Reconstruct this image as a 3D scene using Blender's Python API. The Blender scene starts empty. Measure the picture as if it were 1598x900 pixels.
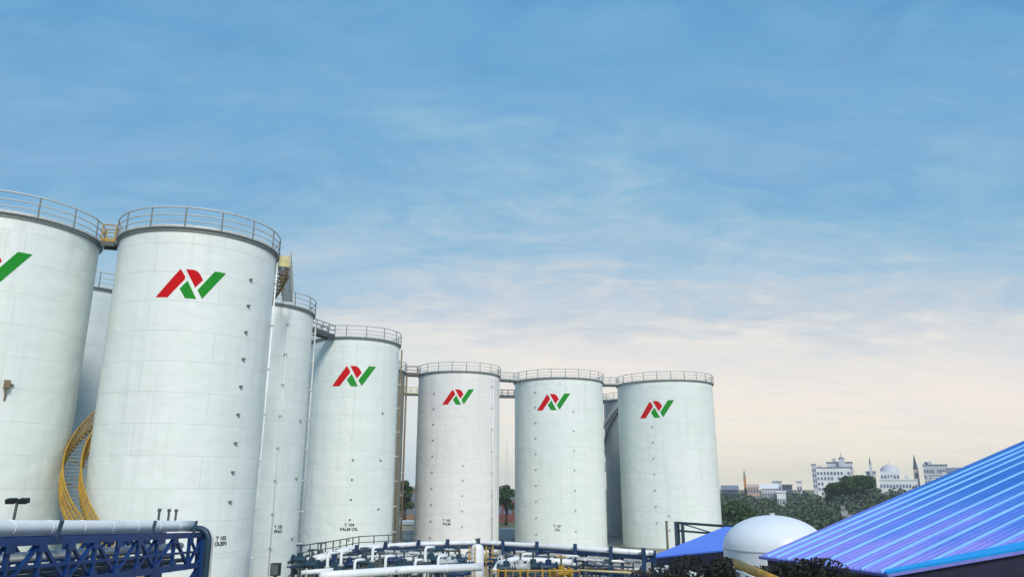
import bpy, math, random
from math import sin, cos, pi, radians, sqrt, atan2, degrees
random.seed(7)
S = bpy.context.scene
COL = S.collection
# ------------------------------------------------------------------ camera
CAMZ = 9.5
PITCH = math.atan(305/1152)
cam = bpy.data.objects.new('camera', bpy.data.cameras.new('camera'))
COL.objects.link(cam)
cam.location = (0, 0, CAMZ)
cam.rotation_euler = (pi/2 + PITCH, 0, 0)
cam.data.lens = 25.95; cam.data.sensor_width = 36
cam.data.clip_start = .1; cam.data.clip_end = 9000
S.camera = cam
# ------------------------------------------------------------------ light
SUN_AZ, SUN_EL = 160, 40
def lin(c):
    return tuple(((v/255)/12.92 if v/255 <= .04045 else ((v/255+.055)/1.055)**2.4) for v in c)
W = bpy.data.worlds.new('World'); S.world = W; W.use_nodes = True
nt = W.node_tree; nt.nodes.clear()
def N(t, **k):
    n = nt.nodes.new(t)
    for a, b in k.items(): setattr(n, a, b)
    return n
def L(a, b): nt.links.new(a, b)
def M2(op, a, b=None, c=None, clamp=False):
    n = N('ShaderNodeMath', operation=op, use_clamp=clamp)
    for i, v in enumerate((a, b, c)):
        if v is None: continue
        if hasattr(v, 'links'): L(v, n.inputs[i])
        else: n.inputs[i].default_value = v
    return n.outputs[0]
out = N('ShaderNodeOutputWorld'); bg = N('ShaderNodeBackground')
bg.inputs[1].default_value = .1; L(bg.outputs[0], out.inputs[0])
sky = N('ShaderNodeTexSky', sky_type='NISHITA', sun_disc=False)
sky.sun_elevation = radians(SUN_EL); sky.sun_rotation = radians(SUN_AZ)
sky.air_density = 1.0; sky.dust_density = 1.5; sky.ozone_density = 1.5
tc = N('ShaderNodeTexCoord'); sep = N('ShaderNodeSeparateXYZ'); L(tc.outputs['Generated'], sep.inputs[0])
dx, dy, dz = sep.outputs
den = M2('ADD', M2('MAXIMUM', dz, 0.0), .22)
cmb = N('ShaderNodeCombineXYZ'); L(M2('DIVIDE', dx, den), cmb.inputs[0]); L(M2('DIVIDE', dy, den), cmb.inputs[1])
def cloud(scale, rot, sc, detail, rough, dist=.6):
    mp = N('ShaderNodeMapping'); mp.inputs['Rotation'].default_value = (0, 0, radians(rot)); mp.inputs['Scale'].default_value = sc
    L(cmb.outputs[0], mp.inputs[0])
    n = N('ShaderNodeTexNoise'); L(mp.outputs[0], n.inputs['Vector'])
    n.inputs['Scale'].default_value = scale; n.inputs['Detail'].default_value = detail
    n.inputs['Roughness'].default_value = rough; n.inputs['Distortion'].default_value = dist
    return n.outputs[0]
nBig = cloud(1.1, 12, (1, 1.6, 1), 4, .5)
nStreak = cloud(1.9, -14, (1, 3.2, 1), 8, .58, .9)
nFine = cloud(4.5, -8, (1, 2.3, 1), 8, .62, 1.2)
nSoft = cloud(2.6, 25, (1, 1.5, 1), 7, .6, 1.5)
# elevation shifted by the cloud layers and a little bluer to the right
band = M2('MULTIPLY', M2('SUBTRACT', dz, .12, clamp=True), 4.0, clamp=True)
shift = M2('MULTIPLY', M2('SUBTRACT', nBig, .5), .26)
shift = M2('ADD', shift, M2('MULTIPLY', M2('SUBTRACT', nStreak, .5), .2))
shift = M2('ADD', shift, M2('MULTIPLY', M2('SUBTRACT', nFine, .5), .17))
shift = M2('ADD', shift, M2('MULTIPLY', M2('SUBTRACT', nSoft, .5), .32))
shift = M2('ADD', shift, M2('MULTIPLY', M2('MAXIMUM', dx, 0.0), .12))
gx = M2('SUBTRACT', dx, .12)
shift = M2('ADD', shift, M2('MULTIPLY', M2('MULTIPLY', gx, gx), .38))
shift = M2('ADD', shift, M2('MULTIPLY', M2('MAXIMUM', M2('MULTIPLY', dy, -1.0), 0.0), .22))
z2 = M2('ADD', dz, M2('MULTIPLY', shift, M2('ADD', M2('MULTIPLY', band, .8), .2)))
rmp = N('ShaderNodeValToRGB'); L(z2, rmp.inputs[0])
stops = [(0, (251, 243, 222)), (.05, (251, 243, 226)), (.12, (248, 239, 229)), (.18, (234, 232, 228)), (.24, (202, 213, 222)), (.30, (172, 201, 222)),
         (.38, (142, 188, 218)), (.46, (124, 176, 216)), (.58, (110, 169, 213)), (.74, (84, 148, 198)), (1, (60, 118, 176))]
el = rmp.color_ramp.elements
el[0].position = 0; el[0].color = (*lin(stops[0][1]), 1); el[1].position = 1; el[1].color = (*lin(stops[-1][1]), 1)
for p_, c_ in stops[1:-1]:
    e = el.new(p_); e.color = (*lin(c_), 1)
# cooler horizon towards the left, warm glow only ahead and to the right
cool = M2('MULTIPLY', M2('SUBTRACT', .06, dx, clamp=True), 5.0, clamp=True)
cool = M2('MULTIPLY', cool, M2('SUBTRACT', 1.0, M2('MULTIPLY', dz, 4.6), clamp=True))
mc = N('ShaderNodeMixRGB'); L(cool, mc.inputs[0]); L(rmp.outputs[0], mc.inputs[1]); mc.inputs[2].default_value = (*lin((206, 226, 236)), 1)
vm = N('ShaderNodeVectorMath', operation='SCALE'); L(mc.outputs[0], vm.inputs[0]); vm.inputs['Scale'].default_value = 10.0
# pale veil of thin cirrus
veil = M2('MULTIPLY', M2('SUBTRACT', nStreak, .47, clamp=True), 2.2, clamp=True)
veil = M2('MULTIPLY', veil, M2('SUBTRACT', 1.0, M2('MULTIPLY', dz, 1.3), clamp=True))
mx = N('ShaderNodeMixRGB'); L(M2('MULTIPLY', veil, .6), mx.inputs[0]); L(vm.outputs[0], mx.inputs[1])
mx.inputs[2].default_value = tuple(10*v for v in lin((216, 223, 235))) + (1,)
mx2 = N('ShaderNodeMixRGB'); mx2.inputs[0].default_value = .96
L(sky.outputs[0], mx2.inputs[1]); L(mx.outputs[0], mx2.inputs[2]); L(mx2.outputs[0], bg.inputs[0])

sd = bpy.data.lights.new('sun', 'SUN'); sd.energy = 2.95; sd.angle = radians(16); sd.color = (1, .95, .88)
sun = bpy.data.objects.new('sun', sd); COL.objects.link(sun)
sun.rotation_euler = (radians(90-SUN_EL), 0, radians(180-SUN_AZ))
S.view_settings.view_transform = 'Standard'; S.view_settings.look = 'None'
S.view_settings.exposure = 0; S.view_settings.gamma = 1; S.view_settings.use_curve_mapping = False
S.cycles.max_bounces = 8; S.cycles.volume_bounces = 3; S.cycles.diffuse_bounces = 4

# ------------------------------------------------------------------ helpers
def at(x, y, D):
    """point at ground distance D on the bearing of photo pixel x, y"""
    u = x-799; v = y-450; f = 1152
    r = (u, f*cos(PITCH)+v*sin(PITCH), f*sin(PITCH)-v*cos(PITCH)); h = math.hypot(r[0], r[1])
    return (r[0]/h*D, r[1]/h*D, CAMZ+r[2]/h*D)
def pol(az, D, z=0):
    a = radians(az); return (D*sin(a), D*cos(a), z)
def sub(a, b): return tuple(p-q for p, q in zip(a, b))
def add(a, b): return tuple(p+q for p, q in zip(a, b))
def mul(a, k): return tuple(p*k for p in a)
def dot(a, b): return sum(p*q for p, q in zip(a, b))
def cross(a, b): return (a[1]*b[2]-a[2]*b[1], a[2]*b[0]-a[0]*b[2], a[0]*b[1]-a[1]*b[0])
def norm(a):
    l = sqrt(dot(a, a)) or 1; return mul(a, 1/l)
def lerp(a, b, t): return tuple(p+(q-p)*t for p, q in zip(a, b))

def mat(name, rgb, rough=.5, metal=0, var=.12, scale=2.0, bump=0, dirt=None, dirt_amt=.35, spec=.5):
    m = bpy.data.materials.new(name); m.use_nodes = True
    t = m.node_tree; b = t.nodes['Principled BSDF']
    b.inputs['Roughness'].default_value = rough; b.inputs['Metallic'].default_value = metal
    b.inputs['Specular IOR Level'].default_value = spec
    c = lin(rgb)
    tcn = t.nodes.new('ShaderNodeTexCoord'); n = t.nodes.new('ShaderNodeTexNoise')
    n.inputs['Scale'].default_value = scale; n.inputs['Detail'].default_value = 6
    t.links.new(tcn.outputs['Object'], n.inputs['Vector'])
    r = t.nodes.new('ShaderNodeValToRGB'); t.links.new(n.outputs[0], r.inputs[0])
    r.color_ramp.elements[0].position = .3; r.color_ramp.elements[1].position = .7
    r.color_ramp.elements[0].color = (*[v*(1-var) for v in c], 1)
    r.color_ramp.elements[1].color = (*[min(1, v*(1+var)) for v in c], 1)
    src = r.outputs[0]
    if dirt:
        n2 = t.nodes.new('ShaderNodeTexNoise'); n2.inputs['Scale'].default_value = scale*.45; n2.inputs['Detail'].default_value = 9
        n2.inputs['Roughness'].default_value = .7
        t.links.new(tcn.outputs['Object'], n2.inputs['Vector'])
        r2 = t.nodes.new('ShaderNodeValToRGB'); t.links.new(n2.outputs[0], r2.inputs[0])
        r2.color_ramp.elements[0].position = .52; r2.color_ramp.elements[1].position = .72
        r2.color_ramp.elements[0].color = (0, 0, 0, 1); r2.color_ramp.elements[1].color = (dirt_amt,)*3+(1,)
        x = t.nodes.new('ShaderNodeMixRGB'); t.links.new(r2.outputs[0], x.inputs[0]); t.links.new(src, x.inputs[1])
        x.inputs[2].default_value = (*lin(dirt), 1); src = x.outputs[0]
    t.links.new(src, b.inputs['Base Color'])
    if bump:
        bp = t.nodes.new('ShaderNodeBump'); bp.inputs['Strength'].default_value = bump; bp.inputs['Distance'].default_value = .05
        t.links.new(n.outputs[0], bp.inputs['Height']); t.links.new(bp.outputs[0], b.inputs['Normal'])
    return m

def shell_mat(name, rgb, seed):
    """white painted steel plates: staggered weld seams, run-off streaks, a few rust bleeds (UV in metres)"""
    m = bpy.data.materials.new(name); m.use_nodes = True
    t = m.node_tree; b = t.nodes['Principled BSDF']; b.inputs['Roughness'].default_value = .42
    b.inputs['Specular IOR Level'].default_value = .35
    uv = t.nodes.new('ShaderNodeUVMap')
    off = t.nodes.new('ShaderNodeMapping'); off.inputs['Location'].default_value = (seed*2.37, 0, 0); t.links.new(uv.outputs[0], off.inputs[0])
    c = lin(rgb)
    br = t.nodes.new('ShaderNodeTexBrick'); t.links.new(off.outputs[0], br.inputs['Vector'])
    br.inputs['Scale'].default_value = 1; br.inputs['Brick Width'].default_value = 6.1; br.inputs['Row Height'].default_value = 1.85
    br.inputs['Mortar Size'].default_value = .018; br.inputs['Mortar Smooth'].default_value = .4
    br.inputs['Color1'].default_value = (*c, 1); br.inputs['Color2'].default_value = (*[v*.975 for v in c], 1)
    br.inputs['Mortar'].default_value = (*[v*.72 for v in c], 1)
    def ns(sx, sy, scale, det, lo, hi):
        mp = t.nodes.new('ShaderNodeMapping'); mp.inputs['Scale'].default_value = (sx, sy, 1); mp.inputs['Location'].default_value = (seed*5.1, seed*3.3, 0)
        t.links.new(uv.outputs[0], mp.inputs[0])
        n = t.nodes.new('ShaderNodeTexNoise'); n.inputs['Scale'].default_value = scale; n.inputs['Detail'].default_value = det; n.inputs['Roughness'].default_value = .62
        t.links.new(mp.outputs[0], n.inputs['Vector'])
        r = t.nodes.new('ShaderNodeMapRange'); r.inputs[1].default_value = lo; r.inputs[2].default_value = hi
        t.links.new(n.outputs[0], r.inputs[0]); return r.outputs[0], n.outputs[0]
    def mixin(src, fac, col, k):
        mm = t.nodes.new('ShaderNodeMath'); mm.operation = 'MULTIPLY'; t.links.new(fac, mm.inputs[0]); mm.inputs[1].default_value = k
        x = t.nodes.new('ShaderNodeMixRGB'); t.links.new(mm.outputs[0], x.inputs[0]); t.links.new(src, x.inputs[1]); x.inputs[2].default_value = (*col, 1)
        return x.outputs[0]
    s1, _ = ns(1.3, .07, 1, 6, .5, .72)
    s2, r2 = ns(.12, .12, 1, 5, .42, .7)
    s3, _ = ns(3.2, .12, 1, 8, .66, .8)
    src = mixin(br.outputs[0], s1, tuple(v*.72 for v in c), .42)
    src = mixin(src, s2, (c[0]*.86, c[1]*.93, c[2]*.9), .5)
    src = mixin(src, s3, lin((150, 132, 108)), .38)
    t.links.new(src, b.inputs['Base Color'])
    bp = t.nodes.new('ShaderNodeBump'); bp.inputs['Strength'].default_value = .4; bp.inputs['Distance'].default_value = .3
    _, nb = ns(.35, .5, 1, 2, 0, 1)
    t.links.new(nb, bp.inputs['Height']); t.links.new(bp.outputs[0], b.inputs['Normal'])
    return m

MT = dict(
    steel=mat('galvanised_steel', (200, 204, 200), .5, .1, .15, 3, dirt=(110, 96, 80)),
    railgrey=mat('aged_rail_steel', (128, 134, 132), .55, .1, .2, 4, dirt=(100, 84, 68)),
    dark=mat('weathered_grey_steel', (84, 92, 92), .6, .2, .2, 4, dirt=(96, 76, 58)),
    white=mat('white_pipe_cladding', (236, 240, 240), .38, 0, .05, 1.5, dirt=(150, 150, 140), dirt_amt=.3),
    yellow=mat('safety_yellow_paint', (178, 140, 38), .5, 0, .2, 3, dirt=(130, 84, 40), dirt_amt=.6),
    cream=mat('faded_yellow_paint', (206, 196, 140), .6, 0, .15, 3, dirt=(120, 100, 70), dirt_amt=.5),
    blue=mat('deep_blue_steel_paint', (4, 56, 116), .42, 0, .2, 2, dirt=(22, 34, 70), dirt_amt=.6),
    rackblue=mat('navy_rack_paint', (10, 52, 92), .5, 0, .25, 2, dirt=(40, 44, 54), dirt_amt=.6),
    teal=mat('dark_teal_paint', (34, 66, 84), .5, 0, .25, 2, dirt=(70, 70, 60)),
    navy=mat('shade_navy_wall', (30, 28, 58), .7, 0, .3, 1.2),  # wall colour set dark to hold the shade beneath the roof edge
    red=mat('red_emblem_paint', (200, 12, 22), .75, 0, .08, .8, spec=.1, dirt=(206, 80, 80), dirt_amt=.3),
    green=mat('green_emblem_paint', (32, 142, 42), .75, 0, .08, .8, spec=.1, dirt=(110, 168, 110), dirt_amt=.3),
    ink=mat('black_stencil_paint', (26, 30, 34), .6, 0, .1, 3),
    roofgrey=mat('tank_roof_paint', (196, 204, 202), .5, 0, .1, 1, dirt=(140, 130, 110)),
    grating=mat('grey_grating', (140, 150, 152), .6, .3, .2, 6),
    concrete=mat('concrete', (160, 158, 146), .9, 0, .15, .4, .3, dirt=(96, 92, 84), dirt_amt=.6),
    earth=mat('dry_grass_ground', (96, 98, 66), .95, 0, .3, .05, 0, dirt=(120, 104, 76), dirt_amt=.7),
    dome=mat('white_dome_cladding', (236, 243, 246), .4, 0, .04, .8, dirt=(170, 176, 172), dirt_amt=.3),
    trunk=mat('bark', (72, 60, 46), .9, 0, .3, 3),
    brick=mat('brown_render', (138, 110, 90), .9, 0, .2, .6, dirt=(90, 70, 60)),
    redbrick=mat('red_brown_render', (120, 72, 66), .9, 0, .3, .6, dirt=(80, 60, 60)),
    rust=mat('rusty_pipe', (128, 112, 92), .7, .2, .2, 2, dirt=(110, 70, 40)),
)
def leaf_mat(name, a, b_, scale):
    m = bpy.data.materials.new(name); m.use_nodes = True; t = m.node_tree; b = t.nodes['Principled BSDF']
    b.inputs['Roughness'].default_value = .7; b.inputs['Specular IOR Level'].default_value = .25
    tcn = t.nodes.new('ShaderNodeTexCoord'); n = t.nodes.new('ShaderNodeTexNoise'); n.inputs['Scale'].default_value = scale; n.inputs['Detail'].default_value = 8
    n.inputs['Roughness'].default_value = .75
    t.links.new(tcn.outputs['Object'], n.inputs['Vector']); r = t.nodes.new('ShaderNodeValToRGB'); t.links.new(n.outputs[0], r.inputs[0])
    r.color_ramp.elements[0].position = .35; r.color_ramp.elements[1].position = .66
    r.color_ramp.elements[0].color = (*lin(a), 1); r.color_ramp.elements[1].color = (*lin(b_), 1)
    t.links.new(r.outputs[0], b.inputs['Base Color']); return m
MT['leaf'] = leaf_mat('wood_foliage', (50, 72, 62), (98, 112, 88), .12)
MT['leafdark'] = leaf_mat('dark_foliage', (22, 30, 30), (58, 58, 46), 1.1)
MT['leafmid'] = leaf_mat('green_foliage', (34, 62, 42), (76, 108, 54), .6)

class MB:
    def __init__(s): s.v = []; s.f = []; s.mi = []
    def quadbox(s, c, X, Y, Z, mi=0):
        b = len(s.v)
        for k in (-1, 1):
            for j in (-1, 1):
                for i in (-1, 1):
                    s.v.append(tuple(c[q]+i*X[q]+j*Y[q]+k*Z[q] for q in range(3)))
        for f in ((0, 2, 3, 1), (4, 5, 7, 6), (0, 1, 5, 4), (2, 6, 7, 3), (0, 4, 6, 2), (1, 3, 7, 5)):
            s.f.append(tuple(b+i for i in f)); s.mi.append(mi)
        return s
    def box(s, x0, x1, y0, y1, z0, z1, mi=0):
        return s.quadbox(((x0+x1)/2, (y0+y1)/2, (z0+z1)/2), ((x1-x0)/2, 0, 0), (0, (y1-y0)/2, 0), (0, 0, (z1-z0)/2), mi)
    def bar(s, a, b, w, h=None, up=(0, 0, 1), mi=0):
        h = h or w; d = sub(b, a); n = norm(d)
        if abs(dot(n, up)) > .98: up = (0, 1, 0)
        x = norm(cross(n, up)); y = cross(x, n)
        return s.quadbox(lerp(a, b, .5), mul(x, w/2), mul(d, .5), mul(y, h/2), mi)
    def tube(s, pts, r, n=8, caps=True, mi=0):
        b0 = len(s.v); m = len(pts); prev = None
        rr = r if isinstance(r, (list, tuple)) else [r]*m
        for i, p in enumerate(pts):
            d = norm(sub(pts[min(i+1, m-1)], pts[max(i-1, 0)]))
            if prev is None:
                u = (0, 0, 1) if abs(d[2]) < .9 else (1, 0, 0); x = norm(cross(d, u))
            else: x = norm(sub(prev, mul(d, dot(prev, d))))
            prev = x; y = cross(d, x)
            for k in range(n):
                a = 2*pi*k/n; s.v.append(tuple(p[q]+rr[i]*(cos(a)*x[q]+sin(a)*y[q]) for q in range(3)))
        for i in range(m-1):
            for k in range(n):
                k2 = (k+1) % n; a = b0+i*n
                s.f.append((a+k, a+k2, a+n+k2, a+n+k)); s.mi.append(mi)
        if caps:
            s.f.append(tuple(b0+k for k in range(n))[::-1]); s.f.append(tuple(b0+(m-1)*n+k for k in range(n))); s.mi += [mi, mi]
        return s
    def lathe(s, prof, n=48, closed=False, mi=0):
        b = len(s.v); m = len(prof)
        for r, z in prof:
            for k in range(n):
                a = 2*pi*k/n; s.v.append((r*sin(a), -r*cos(a), z))
        for i in range(m if closed else m-1):
            j = (i+1) % m
            for k in range(n):
                k2 = (k+1) % n; s.f.append((b+i*n+k, b+i*n+k2, b+j*n+k2, b+j*n+k)); s.mi.append(mi)
        return s
    def poly(s, pts, mi=0):
        b = len(s.v); s.v += pts; s.f.append(tuple(range(b, b+len(pts)))); s.mi.append(mi); return s
    def build(s, name, m, parent=None, smooth=False, loc=None):
        me = bpy.data.meshes.new(name); me.from_pydata(s.v, [], s.f)
        ms = m if isinstance(m, list) else [m]
        for q in ms: me.materials.append(q)
        if len(ms) > 1: me.polygons.foreach_set('material_index', s.mi)
        if smooth: me.polygons.foreach_set('use_smooth', [True]*len(me.polygons))
        me.update()
        return link(name, me, parent, loc)
def link(name, me, parent=None, loc=None):
    o = bpy.data.objects.new(name, me); COL.objects.link(o)
    if parent: o.parent = parent
    if loc: o.location = loc
    return o
def tag(o, label=None, cat=None, group=None, kind=None):
    if label: o['label'] = label
    if cat: o['category'] = cat
    if group: o['group'] = group
    if kind: o['kind'] = kind
    return o
def thing(name, label, cat, loc=(0, 0, 0), rz=0, group=None):
    o = link(name, None); o.location = loc; o.rotation_euler = (0, 0, rz); return tag(o, label, cat, group)
def ring_pts(r, z, a0=0, a1=360, n=72):
    return [(r*sin(radians(a0+(a1-a0)*i/n)), -r*cos(radians(a0+(a1-a0)*i/n)), z) for i in range(n+1)]

# ------------------------------------------------------------------ setting
g = MB(); NR = 96; b = 0
rad = [0, 140, 300, 600, 1000, 1400]
for r in rad[1:]:
    for k in range(NR): g.v.append((r*sin(2*pi*k/NR), r*cos(2*pi*k/NR), 0))
g.f.append(tuple(range(NR)))
for i in range(len(rad)-2):
    for k in range(NR):
        k2 = (k+1) % NR; g.f.append((i*NR+k, i*NR+k2, (i+1)*NR+k2, (i+1)*NR+k))
g.mi = [0]*len(g.f)
tag(g.build('ground', MT['earth']), kind='structure')
tag(MB().box(-75, 45, 20, 175, -.3, .03).build('yard_paving', MT['concrete']), kind='structure')

# ------------------------------------------------------------------ tank parts
RED1 = [(130, 690), (325, 690), (565, 365), (565, 310), (480, 185)]
RED2 = [(565, 185), (680, 185), (725, 194), (765, 222), (800, 262), (850, 350), (740, 495)]
GRN1 = [(610, 382), (500, 532), (600, 690), (775, 690)]
GRN2 = [(1025, 170), (1215, 170), (865, 680), (780, 532)]
def emblem(R, s0, zc, width, parent):
    k = width/1085
    def conv(P): return [((x-672)*k+s0, (437-y)*k+zc) for x, y in P]
    mb = MB()
    for P, mi in ((RED1, 0), (RED2, 0), (GRN1, 1), (GRN2, 1)):
        p = conv(P); xs = sorted(set(q[0] for q in p)); x0, x1 = xs[0], xs[-1]
        cuts = sorted(set([x0+(x1-x0)*i/14 for i in range(15)]+xs))
        def rng(x):
            z = []
            for (ax, az), (bx, bz) in zip(p, p[1:]+p[:1]):
                if min(ax, bx)-1e-9 <= x <= max(ax, bx)+1e-9:
                    if abs(ax-bx) < 1e-9: z += [az, bz]
                    else: z.append(az+(bz-az)*(x-ax)/(bx-ax))
            return min(z), max(z)
        for xa, xb in zip(cuts, cuts[1:]):
            if xb-xa < 1e-6: continue
            la, ha = rng(xa); lb, hb = rng(xb)
            def pt(x, z, o): th = x/R; return ((R+o)*sin(th), -(R+o)*cos(th), z)
            mb.poly([pt(xa, la, .015), pt(xb, lb, .015), pt(xb, hb, .015), pt(xa, ha, .015)], mi)
            mb.poly([pt(xa, ha, .015), pt(xb, hb, .015), pt(xb, hb, .0), pt(xa, ha, .0)], mi)
            mb.poly([pt(xa, la, .0), pt(xb, lb, .0), pt(xb, lb, .015), pt(xa, la, .015)], mi)
    return mb.build('emblem', [MT['red'], MT['green']], parent)

def stencil(R, s0, zc, h, lines, parent):
    cu = bpy.data.curves.new('stencil', 'FONT'); cu.body = lines; cu.size = h; cu.align_x = 'CENTER'; cu.space_line = 1.0; cu.offset = .012
    t = bpy.data.objects.new('tmp', cu); COL.objects.link(t)
    dg = bpy.context.evaluated_depsgraph_get(); me = bpy.data.meshes.new_from_object(t.evaluated_get(dg))
    bpy.data.objects.remove(t)
    for v in me.vertices:
        th = (v.co.x+s0)/R; z = v.co.y+zc; v.co = ((R+.02)*sin(th), -(R+.02)*cos(th), z)
    me.materials.clear(); me.materials.append(MT['ink'])
    return link('stencil_lettering', me, parent)

_cache = {}
def cached(key, fn):
    if key not in _cache: _cache[key] = fn()
    return _cache[key]
def mesh_of(mb, name, m, smooth=False):
    o = mb.build(name, m, None, smooth); me = o.data; bpy.data.objects.remove(o); return me

H = 25.05
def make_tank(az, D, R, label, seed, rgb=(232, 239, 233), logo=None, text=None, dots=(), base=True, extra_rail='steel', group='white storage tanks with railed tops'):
    x, y, _ = pol(az, D)
    t = thing('storage_tank', label, 'storage tank', (x, y, 0), -radians(az), group)
    n = 160
    me = bpy.data.meshes.new('shell'); vs = []; fs = []; uvs = []
    zs = [0, H]
    for z in zs:
        for k in range(n): a = 2*pi*k/n; vs.append((R*sin(a), -R*cos(a), z))
    for i in range(len(zs)-1):
        for k in range(n):
            k2 = (k+1) % n; fs.append((i*n+k, i*n+k2, (i+1)*n+k2, (i+1)*n+k))
            u0 = 2*pi*R*k/n; u1 = 2*pi*R*(k+1)/n; uvs += [(u0, zs[i]), (u1, zs[i]), (u1, zs[i+1]), (u0, zs[i+1])]
    me.from_pydata(vs, [], fs); ul = me.uv_layers.new(name='UVMap')
    for q, c in zip(ul.data, uvs): q.uv = c
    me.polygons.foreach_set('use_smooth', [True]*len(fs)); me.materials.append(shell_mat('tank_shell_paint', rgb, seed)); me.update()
    link('shell', me, t)
    key = R
    link('roof', cached(('roof', key), lambda: mesh_of(MB().lathe([(R+.04, H-.02), (R+.04, H+.06), (R*.5, H+.06+R*.07), (.02, H+.06+R*.13)], 96), 'roof', MT['roofgrey'])), t)
    link('rim_girder', cached(('rim', key), lambda: mesh_of(MB().lathe([(R+.004, H-.24), (R+.07, H-.24), (R+.07, H-.16), (R+.004, H-.16)], 96, closed=False), 'rim_girder', MT['railgrey'])), t)
    link('walkway', cached(('walk', key), lambda: mesh_of(MB().lathe([(R+.05, H-.04), (R+.22, H-.04), (R+.22, H+.02), (R+.05, H+.02)], 96, closed=True), 'walkway', MT['grating'])), t)
    rr = R+.18
    rl = MT['steel'] if extra_rail == 'steel' else MT['cream']
    link('top_rail', cached(('tr', key), lambda: mesh_of(MB().tube(ring_pts(rr, H+1.3), .055, 6, False), 'top_rail', MT['steel'], True)), t)
    link('mid_rail', cached(('mr', key), lambda: mesh_of(MB().tube(ring_pts(rr, H+.82), .042, 6, False), 'mid_rail', MT['steel'], True)), t)
    link('toe_board', cached(('tb', key), lambda: mesh_of(MB().lathe([(rr, H-.04), (rr, H+.16), (rr-.02, H+.16), (rr-.02, H-.04)], 96, closed=True), 'toe_board', rl)), t)
    link('low_rail', cached(('lr', key), lambda: mesh_of(MB().tube(ring_pts(rr, H+.42), .035, 6, False), 'low_rail', MT['steel'], True)), t)
    npost = round(2*pi*rr/2.1)
    pm = cached('post', lambda: mesh_of(MB().tube([(0, 0, 0), (0, 0, 1.36)], .055, 6), 'rail_post', MT['railgrey']))
    for k in range(npost):
        a = 2*pi*(k+.5)/npost
        link('rail_post', pm, t, (rr*sin(a), -rr*cos(a), H-.04))
    if logo: emblem(R, *logo, t)
    if text: stencil(R, *text, t)
    bm_ = cached('bracket', lambda: mesh_of(MB().box(-.1, .1, -.16, 0, -.04, .04).box(-.035, .035, -.07, 0, -.12, .04), 'shell_bracket', MT['railgrey']))
    for th, z0, z1, cnt in dots:
        for i in range(cnt):
            z = z0+(z1-z0)*i/max(1, cnt-1); a = radians(th)
            o = link('shell_bracket', bm_, t, (R*sin(a), -R*cos(a), z)); o.rotation_euler = (0, 0, a)
    if base:
        link('footing', cached(('ft', key), lambda: mesh_of(MB().lathe([(R+.5, .03), (R+.5, .35), (R+.01, .4)], 96), 'footing', MT['concrete'])), t)
    return t

def riser(t, R, th, r, m, z0=.4, z1=H-.4, off=.25, hoops=8):
    """vertical pipe clamped to a tank shell"""
    a = radians(th); q = (R+off); p = (q*sin(a), -q*cos(a))
    o = MB().tube([(p[0], p[1], z0), (p[0], p[1], z1)], r, 10).build('riser_pipe', m, t, True)
    for i in range(hoops):
        z = z0+(z1-z0)*(i+.5)/hoops; MB().bar((R*sin(a), -R*cos(a), z), (p[0]*1.02, p[1]*1.02, z), r*2+.12, .07).build('pipe_clamp', MT['steel'], o)
    return o

def helix_stair(t, R, z_of, th0, th1, m_rail, w=.95, step=2.6, inner=.12, stringer=None):
    ri, ro = R+inner, R+inner+w; n = max(8, int(abs(th1-th0)/step))
    P = lambda r, th, dz=0: (r*sin(radians(th)), -r*cos(radians(th)), z_of(th)+dz)
    tr = MB(); ps = MB(); thetas = [th0+(th1-th0)*i/n for i in range(n+1)]
    fl = link('stairway', None, t)
    for th in thetas:
        a = P(ri, th); c = P(ro, th); tr.bar(a, c, .26, .04)
    tr.build('treads', MT['grating'], fl)
    for nm, r in (('inner_stringer', ri-.03), ('outer_stringer', ro+.03)):
        mb = MB()
        pts = [P(r, th, -.05) for th in thetas]
        for a, b_ in zip(pts, pts[1:]): mb.bar(a, b_, .05, .26)
        mb.build(nm, stringer or m_rail, fl)
    for nm, r in (('inner_handrail', ri+.02), ('outer_handrail', ro-.02)):
        mb = MB()
        for dz, q in ((1.05, .05), (.7, .035), (.35, .035)): mb.tube([P(r, th, dz) for th in thetas], q, 6)
        for th in thetas: mb.tube([P(r, th), P(r, th, 1.05)], .035, 5)
        mb.build(nm, m_rail, fl, False)
    for th in thetas[::6]: MB().bar(P(R+.005, th, -.75), P(ro, th, -.12), .07).build('stair_support', stringer or m_rail, fl)
    return fl

TK = {}
T = make_tank
TK['T1'] = T(-35.5, 56, 5, 'big white tank cut off by the left edge of the photo', 1, logo=(-.98, 21.75, 4.25), dots=[(14, 8, 15, 2)])
TK['T2'] = T(-23.85, 53.3, 5, 'largest looking white tank with yellow stair curling round its left side', 2, logo=(-.33, 21.45, 3.95),
             text=(3.05, 6.3, .3, 'T 102\nOLEIN'), dots=[(39, 22.4, 8.5, 9)])
TK['T3'] = T(-19.4, 72, 5, 'plain white tank half hidden behind the right side of the tank with the yellow stair', 3, text=(3.35, 5.9, .36, 'T 103\nPFAD'), dots=[(60, 15, 5, 3)])
TK['T4'] = T(-12.1, 86.5, 5, 'emblem tank nearer than the far three, with a brown riser pipe on its right', 4, logo=(.0, 20.8, 4.75),
             text=(.32, 5.3, .42, 'T 104\nPALM OIL'), dots=[(4, 12, 4, 5), (40, 17, 7, 3)])
TK['T5'] = T(-4.1, 111, 6.05, 'pinkish white leftmost of the three far emblem tanks, above the white vessel', 5, logo=(-.1, 21.4, 4.6),
             text=(-1.35, 4.6, .45, 'T 105\nPALM'), dots=[(-35, 22, 2.5, 10), (7, 12, 4, 5)], rgb=(236, 234, 228))
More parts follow.
